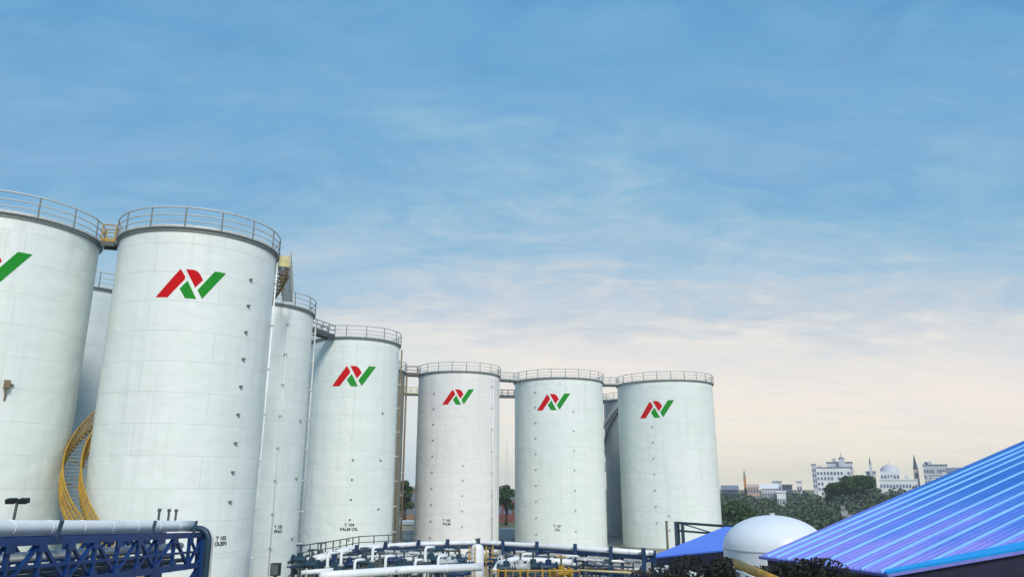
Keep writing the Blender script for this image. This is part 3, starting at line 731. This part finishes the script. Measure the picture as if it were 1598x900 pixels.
# ------------------------------------------------------------------ blue sheet roofs
def roof_paint(name, c1, c2, c3):
    m = bpy.data.materials.new(name); m.use_nodes = True; t = m.node_tree; b = t.nodes['Principled BSDF']
    b.inputs['Roughness'].default_value = .6; b.inputs['Specular IOR Level'].default_value = .2
    tcn = t.nodes.new('ShaderNodeTexCoord'); mp = t.nodes.new('ShaderNodeMapping'); t.links.new(tcn.outputs['Object'], mp.inputs[0])
    mp.inputs['Scale'].default_value = (.5, 1.2, 1)
    n = t.nodes.new('ShaderNodeTexNoise'); n.inputs['Scale'].default_value = .35; n.inputs['Detail'].default_value = 6; t.links.new(mp.outputs[0], n.inputs['Vector'])
    # paint has chalked to violet towards the eave: local X runs up the slope
    sp = t.nodes.new('ShaderNodeSeparateXYZ'); t.links.new(tcn.outputs['Object'], sp.inputs[0])
    g = t.nodes.new('ShaderNodeMath'); g.operation = 'MULTIPLY_ADD'; t.links.new(sp.outputs[0], g.inputs[0]); g.inputs[1].default_value = -.085; g.inputs[2].default_value = .95
    a = t.nodes.new('ShaderNodeMath'); a.operation = 'ADD'; t.links.new(g.outputs[0], a.inputs[0])
    s2 = t.nodes.new('ShaderNodeMath'); s2.operation = 'MULTIPLY_ADD'; t.links.new(n.outputs[0], s2.inputs[0]); s2.inputs[1].default_value = 1.3; s2.inputs[2].default_value = -.55
    t.links.new(s2.outputs[0], a.inputs[1])
    r = t.nodes.new('ShaderNodeValToRGB'); t.links.new(a.outputs[0], r.inputs[0])
    r.color_ramp.elements[0].position = .05; r.color_ramp.elements[0].color = (*lin(c1), 1)
    r.color_ramp.elements[1].position = .85; r.color_ramp.elements[1].color = (*lin(c3), 1)
    e = r.color_ramp.elements.new(.45); e.color = (*lin(c2), 1)
    # grime and sheet laps across the slope
    n4 = t.nodes.new('ShaderNodeTexNoise'); n4.inputs['Scale'].default_value = 1.4; n4.inputs['Detail'].default_value = 10; n4.inputs['Roughness'].default_value = .7
    mp4 = t.nodes.new('ShaderNodeMapping'); mp4.inputs['Scale'].default_value = (.3, 1.5, 1); t.links.new(tcn.outputs['Object'], mp4.inputs[0]); t.links.new(mp4.outputs[0], n4.inputs['Vector'])
    r4 = t.nodes.new('ShaderNodeMapRange'); r4.inputs[1].default_value = .5; r4.inputs[2].default_value = .75; r4.inputs[4].default_value = .4; t.links.new(n4.outputs[0], r4.inputs[0])
    x4 = t.nodes.new('ShaderNodeMixRGB'); t.links.new(r4.outputs[0], x4.inputs[0]); t.links.new(r.outputs[0], x4.inputs[1]); x4.inputs[2].default_value = (*lin((62, 92, 178)), 1)
    md = t.nodes.new('ShaderNodeMath'); md.operation = 'MODULO'; t.links.new(sp.outputs[0], md.inputs[0]); md.inputs[1].default_value = 4.2
    cp = t.nodes.new('ShaderNodeMath'); cp.operation = 'LESS_THAN'; t.links.new(md.outputs[0], cp.inputs[0]); cp.inputs[1].default_value = .05
    c5 = t.nodes.new('ShaderNodeMath'); c5.operation = 'MULTIPLY'; t.links.new(cp.outputs[0], c5.inputs[0]); c5.inputs[1].default_value = .4
    x5 = t.nodes.new('ShaderNodeMixRGB'); t.links.new(c5.outputs[0], x5.inputs[0]); t.links.new(x4.outputs[0], x5.inputs[1]); x5.inputs[2].default_value = (*lin((40, 70, 150)), 1)
    t.links.new(x5.outputs[0], b.inputs['Base Color']); return m
MT['roofblue'] = roof_paint('blue_sheet_roof', (60, 124, 206), (98, 138, 228), (148, 150, 238))
MT['rib'] = mat('pale_blue_rib', (130, 192, 250), .4, 0, .1, .5)
MT['trim'] = mat('cyan_trim', (20, 168, 250), .4, 0, .08, 1)
MT['pale_roof'] = mat('periwinkle_sheet_roof', (98, 142, 250), .5, 0, .07, .4)
def shed(name, label, A, az, tan, poly, ribs, rw, m_roof, m_wall, trim_edges, fine=0):
    """A: eave corner; local x up the slope, local y = towards the camera, local z = roof normal"""
    s_ = norm((sin(radians(az)), cos(radians(az)), tan)); w_ = (sin(radians(az+90)), cos(radians(az+90)), 0)
    n_ = cross(s_, mul(w_, -1))
    if n_[2] < 0: n_ = mul(n_, -1)
    root = thing(name, label, 'shed', (A[0], A[1], 0))
    import mathutils
    y_ = mul(w_, 1)
    # right handed frame: x=s, z=n, y=n x s
    yy = cross(n_, s_); sg = 1 if dot(yy, w_) > 0 else -1
    Mx = mathutils.Matrix(((s_[0], yy[0], n_[0], 0), (s_[1], yy[1], n_[1], 0), (s_[2], yy[2], n_[2], A[2]), (0, 0, 0, 1)))
    def R3(p): return add(add(mul(s_, p[0]), mul(w_, p[1])), (0, 0, A[2]))
    mb = MB(); P = [(p[0], sg*p[1]) for p in poly]
    k = len(P); mb.v = [(p[0], p[1], 0) for p in P]+[(p[0], p[1], -.12) for p in P]
    mb.f = [tuple(range(k)), tuple(range(k, 2*k))[::-1]]+[(i, (i+1) % k, k+(i+1) % k, k+i) for i in range(k)]; mb.mi = [0]*len(mb.f)
    ro = mb.build('roof', m_roof, root); ro.matrix_local = Mx
    def span(w):   # s-range of polygon at depth w
        xs = []
        for (a, b2), (c, d) in zip(poly, poly[1:]+poly[:1]):
            if (b2-w)*(d-w) < 0: xs.append(a+(c-a)*(w-b2)/(d-b2))
        return (min(xs), max(xs)) if len(xs) > 1 else None
    for i, w in enumerate(ribs):
        sp_ = span(w)
        if not sp_: continue
        y0 = sg*w; mb = MB(); a0, a1 = sp_[0]+.1, sp_[1]-.02
        st = a0
        mb.v = [(st, y0-rw, .0), (st, y0-rw*.45, .07), (st, y0+rw*.45, .07), (st, y0+rw, .0), (a1, y0-rw, .0), (a1, y0-rw*.45, .07), (a1, y0+rw*.45, .07), (a1, y0+rw, .0)]
        mb.f = [(0, 1, 5, 4), (1, 2, 6, 5), (2, 3, 7, 6), (0, 3, 2, 1), (4, 5, 6, 7)]; mb.mi = [0]*5
        mb.build('rib', MT['rib'], ro)
    if fine:
        mb = MB(); w = .3
        while w < max(p[1] for p in poly):
            sp_ = span(w)
            if sp_ and min(abs(w-q) for q in ribs) > .16:
                y0 = sg*w; a0, a1 = sp_[0]+.1, sp_[1]-.05
                b0 = len(mb.v); mb.v += [(a0, y0-.05, .0), (a0, y0, .03), (a0, y0+.05, 0), (a1, y0-.05, 0), (a1, y0, .03), (a1, y0+.05, 0)]
                mb.f += [(b0, b0+1, b0+4, b0+3), (b0+1, b0+2, b0+5, b0+4)]; mb.mi += [0, 0]
            w += fine
        mb.build('corrugations', m_roof, ro)
    for (i, j, ww) in trim_edges:
        a, c = poly[i], poly[j]; mb = MB(); d = norm((c[0]-a[0], c[1]-a[1], 0)); nn = (-d[1], d[0])
        cen = (sum(p[0] for p in poly)/k, sum(p[1] for p in poly)/k)
        if nn[0]*(cen[0]-a[0])+nn[1]*(cen[1]-a[1]) < 0: nn = (-nn[0], -nn[1])
        w0, w1 = ww
        q = [(a[0], a[1]), (c[0], c[1]), (c[0]+nn[0]*w1, c[1]+nn[1]*w1), (a[0]+nn[0]*w0, a[1]+nn[1]*w0)]
        q = [(x, sg*y) for x, y in q]
        mb.v = [(x, y, .09) for x, y in q]+[(x, y, .002) for x, y in q]
        mb.f = [(0, 1, 2, 3), (7, 6, 5, 4)]+[(p, (p+1) % 4, 4+(p+1) % 4, 4+p) for p in range(4)]; mb.mi = [0]*6
        mb.build('edge_flashing', MT['trim'], ro)
    # walls, inset from the roof edge
    cen = (sum(p[0] for p in poly)/k, sum(p[1] for p in poly)/k)
    W_ = [R3((cen[0]+(p[0]-cen[0])*.97, cen[1]+(p[1]-cen[1])*.97)) for p in poly]
    mb = MB()
    for i in range(k):
        a, b2 = W_[i], W_[(i+1) % k]; mb.poly([(a[0], a[1], 0), (b2[0], b2[1], 0), (b2[0], b2[1], b2[2]-.16), (a[0], a[1], a[2]-.16)])
    mb.build('walls', m_wall, root)
    return root
shed('sheet_roofed_shed', 'big shed at lower right with bright blue ribbed sheet roof climbing to the right', (12.0, 38.1, 6.1), 70, .295,
     [(0, 0), (24, -.35), (24, 28), (3.53, 10.85), (0, 7.8)], [.55, 1.2, 1.95, 2.85, 4.1, 5.35, 6.4, 7.4, 8.5, 9.7, 11.2, 13, 15, 17], .055, MT['roofblue'], MT['navy'], [(2, 3, (2.5, .75)), (3, 4, (.75, .3))], fine=.3)
shed('sheet_roofed_shed', 'low periwinkle blue roof left of the white dome, in front of the rightmost tank', (11.2, 64.0, 3.75), 70, .295,
     [(0, 0), (7.9, 0), (7.9, 5.9), (3.2, 5.9), (0, .35)], [], .03, MT['pale_roof'], MT['navy'], [], fine=0)

# ------------------------------------------------------------------ white dome
dm = thing('domed_tank', 'smooth white domed tank between the two blue roofs', 'storage tank', (16.95, 50.3, 0))
Rd = 3.22; prof = [(Rd, .03), (Rd, 5.5)]+[(Rd*cos(a), 5.5+2.05*sin(a)) for a in [pi/2*i/14 for i in range(1, 14)]]+[(.01, 7.55)]
MB().lathe(prof[:2], 64).build('wall', MT['dome'], dm, True)
MB().lathe(prof[1:], 64).build('dome', MT['dome'], dm, True)

MB().tube([(0, 0, 7.52), (0, 0, 7.68)], .16, 12).build('vent_cap', MT['steel'], dm)
MB().lathe([(Rd+.005, 5.44), (Rd+.03, 5.44), (Rd+.03, 5.52), (Rd+.005, 5.52)], 64).build('seam_ring', MT['roofgrey'], dm)

# ------------------------------------------------------------------ foliage
def leaves(mb, c, rx, ry, rz, n, size, shellp=.55):
    for _ in range(n):
        while True:
            p = (random.uniform(-1, 1), random.uniform(-1, 1), random.uniform(-1, 1)); l = sqrt(dot(p, p))
            if .02 < l < 1: break
        if random.random() < shellp: p = mul(p, (random.uniform(.78, 1.0))/l)
        q = (c[0]+p[0]*rx, c[1]+p[1]*ry, c[2]+p[2]*rz)
        s_ = size*random.uniform(.6, 1.3); a = norm((random.gauss(0, 1), random.gauss(0, 1), random.gauss(0, .6))); b_ = norm(cross(a, (random.gauss(0, 1), random.gauss(0, 1), random.gauss(0, 1))))
        a = mul(a, s_*.5); b_ = mul(b_, s_*.33)
        i0 = len(mb.v); mb.v += [sub(q, a), add(q, b_), add(q, a), sub(q, b_)]; mb.f.append((i0, i0+1, i0+2, i0+3)); mb.mi.append(0)
def tree(name, label, loc_, h, r, n, size, m, lobes=9, cat='tree', group=None, low=.35):
    t = thing(name, label, cat, loc_, 0, group)
    mb = MB(); th = h*.55
    mb.tube([(0, 0, 0), (.05*h*.2, 0, th*.5), (0, .05, th), (0, 0, h*.8)], [h*.035+.05, h*.028+.03, h*.02+.02, .03], 8)
    cs = []
    for i in range(lobes):
        a = 2*pi*i/lobes+random.uniform(-.4, .4); rr = r*random.uniform(.35, .72); z = h*random.uniform(low, .86)
        k = 1-.5*max(0, z/h-.6); c = (rr*cos(a)*k, rr*sin(a)*k, z); cs.append(c)
        mb.tube([(0, 0, th*.55), lerp((0, 0, th*.7), c, .5), c], [h*.016+.02, h*.01+.015, .015], 6)
    mb.build('trunk', MT['trunk'], t, True)
    cr = MB()
    cs.append((0, 0, h*.86))
    for c in cs:
        q = r*random.uniform(.34, .5); leaves(cr, c, q, q, q*.75, n//len(cs), size)
    cr.build('crown', m, t)
    return t
# dark crowns in the lower right
a = at(1075, 872, 46)
tree('leafy_tree', 'dark leafy tree below the periwinkle roof', (a[0], a[1], 0), 5.5, 2.9, 9000, .22, MT['leafdark'], 12, group='dark trees by the sheds')
a = at(1130, 872, 44); tree('leafy_tree', 'dark leafy tree at the lower left foot of the white dome', (a[0], a[1], 0), 5.9, 1.9, 7000, .2, MT['leafdark'], 9, group='dark trees by the sheds')
a = at(1045, 885, 43); tree('leafy_tree', 'small dark tree left of the one below the periwinkle roof', (a[0], a[1], 0), 5.2, 1.7, 6000, .2, MT['leafdark'], 9, group='dark trees by the sheds')
for x, y, D, h, r, lab in ((1225, 880, 33, 7.0, 2.0, 'dark bush crown right of the yellow pipe under the blue roof tip'), (1288, 880, 32, 7.15, 2.2, 'dark rounded tree in front of the left end of the bright blue roof'),
                           (1340, 890, 31, 6.65, 1.7, 'lower dark bush sloping down before the bright blue roof'), (1378, 900, 29, 6.45, 1.0, 'small dark bush at the cyan roof edge')):
    a = at(x, y, D); tree('leafy_tree', lab, (a[0], a[1], 0), h, r, 7500, .17, MT['leafdark'], 10, group='dark trees by the sheds', low=.5)
for o in list(S.objects):
    if o.get('label') in ('dark leafy tree below the periwinkle roof', 'small dark tree left of the one below the periwinkle roof'):
        bl = MB()
        for i in range(6):
            q = (random.uniform(-2.2, 2.0), random.uniform(-2.9, -1.9), random.uniform(3.6, 5.3)); leaves(bl, q, .26, .26, .12, 14, .16)
        bl.build('blossoms', MT['roofgrey'], o)
# yellow sloping pipe
a = at(1150, 874, 33); b_ = at(1222, 905, 28)
o = thing('yellow_pipe', 'thick yellow sloping pipe between the white dome and the dark bushes', 'pipe', (a[0], a[1], 0)); e = sub(b_, (a[0], a[1], 0))
MB().tube([(0, 0, a[2]-.12), add(e, (0, 0, -.12))], .17, 12).build('pipe_run', MT['yellow'], o, True)
MB().tube([(0, .35, a[2]-.02), add(e, (0, .35, -.1))], .09, 10).build('pipe_run', MT['yellow'], o, True)
MB().bar((0, 0, 0), (0, 0, a[2]-.2), .15).build('support', MT['dark'], o)
MB().bar((e[0], e[1], 0), (e[0], e[1], e[2]-.2), .15).build('support', MT['dark'], o)
a = at(1150, 890, 31); b_ = at(1190, 906, 29)
pipe_thing('process_pipe', 'thin pale pipe just below the thick yellow sloping pipe', [a, b_], .04, MT['white'], flange=False)

# woodland in front of the city
prof_y = [(1100, 764), (1130, 764), (1180, 774), (1210, 772), (1250, 766), (1290, 776), (1312, 756), (1340, 748), (1375, 760), (1420, 760), (1470, 750), (1520, 752), (1620, 752)]
def ytop(x):
    for (a, b_), (c, d) in zip(prof_y, prof_y[1:]):
        if a <= x <= c: return b_+(d-b_)*(x-a)/(c-a)
    return 756
mb = MB()
for i in range(420):
    x = random.uniform(1112, 1600); tt = random.random()
    D = 150+230*tt; yt = 812-(812-ytop(x))*(tt**.8)+random.uniform(-4, 6)
    p = at(x, yt, D); r = random.uniform(2.2, 5.0)*(.6+.5*tt); top = max(1.2, p[2])
    cz = max(.6, top-r*.8); leaves(mb, (p[0], p[1], cz), r*1.2, r*1.2, min(r*.85, top*.7+.3), 130, .8+.6*tt)
tag(mb.build('woodland', MT['leaf']), 'grey green mass of distant woodland below the city', 'woodland', kind='stuff')
# single trees rising out of it
for x, yt, D, r, lab in ((1338, 742, 300, 7, 'tall dark green tree rising against the city between the palace and the domed building'), (1146, 785, 175, 4, 'brighter green tree just right of the rightmost emblem tank'),
                         (1310, 752, 310, 6, 'dark tree at the right foot of the large white building')):
    p = at(x, yt, D); tree('broadleaf_tree', lab, (p[0], p[1], 0), max(3.5, p[2]), r, 2600, 1.2, MT['leafmid'], 9)
p = at(633, 744, 185); tree('broadleaf_tree', 'dark green tree seen in the narrow gap left of the pinkish white tank', (p[0], p[1], 0), p[2], 2.4, 2500, .5, MT['leafmid'], 9)
p = at(790, 752, 185); tree('broadleaf_tree', 'green tree seen in the gap between the first and middle far emblem tanks', (p[0], p[1], 0), p[2], 2.8, 2500, .5, MT['leafmid'], 9)

# ------------------------------------------------------------------ far buildings
def cm(name, rgb): return mat(name, rgb, .8, 0, .08, .1, dirt=tuple(int(v*.75) for v in rgb))
CW = cm('white_city_wall', (238, 240, 240)); CC = cm('cream_city_wall', (226, 214, 190)); CP = cm('pinkish_city_wall', (206, 178, 164))
CG = cm('grey_city_wall', (200, 204, 208)); CB = cm('bluish_dark_wall', (70, 82, 104)); GL = mat('dark_city_glass', (104, 122, 146), .4, 0, .15, .3)
RG = cm('slate_roof', (126, 136, 148)); OR = cm('orange_city_wall', (186, 132, 92))
def building(name, label, x0, x1, yt, D, wall, roofm, cols, rows, depth=14, roof='flat', cat='building', win=True):
    a = at(x0, yt, D); b_ = at(x1, yt, D); w = sqrt((a[0]-b_[0])**2+(a[1]-b_[1])**2); h = a[2]
    c = lerp(a, b_, .5); rz = atan2(b_[1]-a[1], b_[0]-a[0])
    t = thing(name, label, cat, (c[0], c[1], 0), rz)
    MB().box(-w/2, w/2, 0, depth, 0, h).build('walls', wall, t)
    if roof == 'flat':
        MB().box(-w/2-.3, w/2+.3, -.3, depth+.3, h+.003, h+.6).build('roof', roofm, t)
    elif roof == 'gable':
        mb = MB(); hh = min(w, depth)*.28
        mb.v = [(-w/2-.4, -.4, h), (w/2+.4, -.4, h), (w/2+.4, depth+.4, h), (-w/2-.4, depth+.4, h), (-w/2-.4, depth/2, h+hh), (w/2+.4, depth/2, h+hh)]
        mb.f = [(0, 1, 5, 4), (2, 3, 4, 5), (0, 4, 3), (1, 2, 5), (0, 3, 2, 1)]; mb.mi = [0]*5; mb.build('roof', roofm, t)
    elif roof == 'dome':
        rr = w*.5; o = MB().lathe([(rr*cos(q), h+rr*.8*sin(q)) for q in [pi/2*i/10 for i in range(10)]]+[(.01, h+rr*.8)], 28).build('dome_roof', roofm, t, True); o.location = (0, depth/2, 0)
        mb = MB().tube([(0, depth/2, h+rr*.8), (0, depth/2, h+rr*.8+2.5)], .2, 6); mb.build('finial', roofm, t)
    elif roof == 'spire':
        MB().tube([(0, depth/2, h), (0, depth/2, h+w*3.2)], [w*.5, .1], 8).build('spire', roofm, t)
    if roof == 'flat' and w > 6:
        for q_ in range(max(1, int(w/9))):
            X = -w/2+w*(q_+.3+.4*((int(x0)*7+q_*3) % 5)/5)/max(1, int(w/9)); hh = 1.2+((q_*5+int(x0)) % 4)*.6
            MB().box(X-1.1, X+1.1, depth*.3, depth*.3+2.4, h+.602, h+.6+hh).build('roof_plant', CG, t)
    if win:
        z0 = max(2, h-rows*3.2-1); cw = w/cols
        wm = cached(('win', round(cw, 1)), lambda: mesh_of(MB().box(-cw*.3, cw*.3, -.08, .0, 0, 1.9), 'window', GL))
        for r in range(rows):
            for k in range(cols):
                if (r*7+k*5+int(x0)) % 11 == 3: continue
                link('window', wm, t, (-w/2+cw*(k+.5), -.02, z0+r*3.2))
    return t
B = building
B('warehouse', 'low bluish dark warehouse right next to the rightmost emblem tank', 1126, 1152, 764, 400, CB, RG, 6, 1, 20, 'gable')
B('tower', 'slim brown chimney like tower left of the pinkish low buildings', 1160, 1164, 745, 420, OR, RG, 1, 2, 1.5, 'spire', win=False)
B('house', 'pinkish low house beside the slim brown tower', 1166, 1184, 760, 410, CP, CP, 4, 2, 12, 'gable')
B('warehouse', 'pale roofed low warehouse under a dark flat canopy', 1188, 1214, 762, 430, CG, CW, 6, 1, 18, 'gable')
B('office_block', 'grey block with dark flat top right of the pale roofed warehouse', 1205, 1219, 752, 440, CG, RG, 3, 2, 12)
B('house', 'dark bluish house row in the middle of the low cluster', 1220, 1236, 757, 420, CB, RG, 4, 2, 12)
B('house', 'small white house at the right end of the low cluster', 1243, 1251, 752, 430, CW, CP, 2, 2, 10, 'gable')
B('house', 'tiny white house in the woods below the low cluster', 1212, 1226, 768, 300, CW, CW, 4, 1, 6)
B('palace', 'large white building with rows of dark windows on the hilltop', 1268, 1326, 730, 520, CW, RG, 11, 4, 26)
B('tower', 'grey corner tower at the left of the large white building', 1266, 1273, 725, 515, CG, RG, 2, 4, 8)
B('penthouse', 'dark glazed upper storey set on the large white building', 1290, 1330, 722, 530, CG, CB, 8, 2, 16)
B('tower', 'small domed turret rising above the large white building', 1308, 1318, 716, 528, CG, RG, 2, 1, 5, 'dome', win=False)
B('hall', 'cream hall with a rounded roof right of the large white building', 1326, 1340, 742, 500, CC, CC, 3, 2, 10, 'dome')
B('villa', 'orange brown villa among the trees below the large white building', 1296, 1312, 765, 340, OR, CP, 3, 2, 8)
B('villa', 'cream villa left of the orange brown one', 1282, 1296, 768, 345, CC, CW, 3, 2, 8)
B('church', 'grey church base under a tall thin spire', 1352, 1366, 738, 520, CG, RG, 3, 2, 10, 'gable')
B('tower', 'tall thin grey spire pointing highest over the city', 1356, 1360, 724, 518, CG, RG, 1, 2, 1.8, 'spire', win=False)
B('domed_building', 'white building with a wide glass dome and arched windows', 1373, 1403, 735, 510, CW, CG, 6, 4, 22, 'dome')
B('podium', 'long low white podium building under the domed building', 1372, 1432, 749, 490, CW, CW, 12, 1, 10)
B('tower', 'purplish thin pointed tower right of the domed building', 1425, 1433, 732, 505, CP, CB, 1, 3, 3.5, 'spire')
B('frame_building', 'dark framed unfinished looking block at the right of the skyline', 1440, 1478, 726, 500, CG, RG, 9, 5, 16)
B('tower', 'small cap tower on the dark framed block', 1443, 1452, 722, 506, CB, RG, 2, 2, 6)
B('house', 'pinkish long house touching the blue roof line at the right of the skyline', 1478, 1506, 736, 480, CP, RG, 6, 2, 10, 'gable')
B('house', 'white terrace below the dark framed block', 1454, 1492, 745, 450, CW, CW, 9, 1, 8)
B('apartment_block', 'brown orange block seen in the narrow gap left of the pinkish white tank', 626, 650, 762, 200, MT['brick'], MT['concrete'], 3, 2, 10)
B('boundary_block', 'pale low block at the foot of the brown orange block', 624, 652, 818, 165, CC, CW, 4, 1, 6, win=False)
B('apartment_block', 'red brown block seen in the gap between the first and middle far tanks', 776, 808, 785, 200, MT['redbrick'], MT['redbrick'], 4, 2, 10)
# lattice mast in the gap
a = at(791, 700, 260)
o = thing('lattice_mast', 'faint lattice mast in the gap between the first and middle far tanks', 'mast', (a[0], a[1], 0)); h = a[2]
mb = MB()
for sx, sy in ((-1, -1), (1, -1), (1, 1), (-1, 1)): mb.bar((sx*1.1, sy*1.1, 0), (sx*.25, sy*.25, h), .12)
for i in range(14):
    z0, z1 = h*i/14, h*(i+1)/14; r0_ = 1.1-.85*i/14; r1_ = 1.1-.85*(i+1)/14
    mb.bar((-r0_, -r0_, z0), (r1_, -r1_, z1), .07); mb.bar((r0_, -r0_, z0), (-r1_, -r1_, z1), .07); mb.bar((-r0_, r0_, z0), (-r0_, -r0_, z0), .07)
mb.build('frame', MT['roofgrey'], o)
MB().tube([(0, 0, h), (0, 0, h+3)], .05, 6).build('antenna', MT['roofgrey'], o)
# small white steam puff over the roof edge
a = at(1321, 806, 120)
mb = MB()
def blob(c, r):
    n1, n2 = 12, 8; b0 = len(mb.v)
    for i in range(n2+1):
        ph = pi*i/n2
        for k in range(n1):
            q = r*(1+.18*sin(3*ph+k)+.1*cos(2*k)); mb.v.append((c[0]+q*sin(ph)*cos(2*pi*k/n1), c[1]+q*sin(ph)*sin(2*pi*k/n1), c[2]+q*cos(ph)))
    for i in range(n2):
        for k in range(n1): mb.f.append((b0+i*n1+k, b0+(i+1)*n1+k, b0+(i+1)*n1+(k+1) % n1, b0+i*n1+(k+1) % n1)); mb.mi.append(0)
for c, r in (((0, 0, -1.2), .9), ((.5, 0, -.3), .7), ((-.2, 0, .5), .55), ((-.35, .1, 1.2), .35), ((.9, 0, -1.4), .6)): blob(c, r)
vmat = bpy.data.materials.new('steam'); vmat.use_nodes = True; vt = vmat.node_tree; vt.nodes.clear()
vo = vt.nodes.new('ShaderNodeOutputMaterial'); vp = vt.nodes.new('ShaderNodeVolumePrincipled'); vp.inputs['Density'].default_value = .9; vp.inputs['Color'].default_value = (.95, .95, .92, 1)
vt.links.new(vp.outputs[0], vo.inputs['Volume'])
o = mb.build('steam', vmat); o.location = a; tag(o, 'small white puff of steam above the edge of the bright blue roof', 'steam', kind='stuff')

# ------------------------------------------------------------------ haze
hm = bpy.data.materials.new('haze_air'); hm.use_nodes = True; ht = hm.node_tree; ht.nodes.clear()
ho = ht.nodes.new('ShaderNodeOutputMaterial'); hp = ht.nodes.new('ShaderNodeVolumePrincipled')
hp.inputs['Density'].default_value = .00032; hp.inputs['Color'].default_value = (1, .985, .96, 1); hp.inputs['Anisotropy'].default_value = .2
ht.links.new(hp.outputs[0], ho.inputs['Volume'])
tag(MB().box(-1450, 1450, -1450, 1450, -1.3, 36).build('haze', hm), kind='stuff')
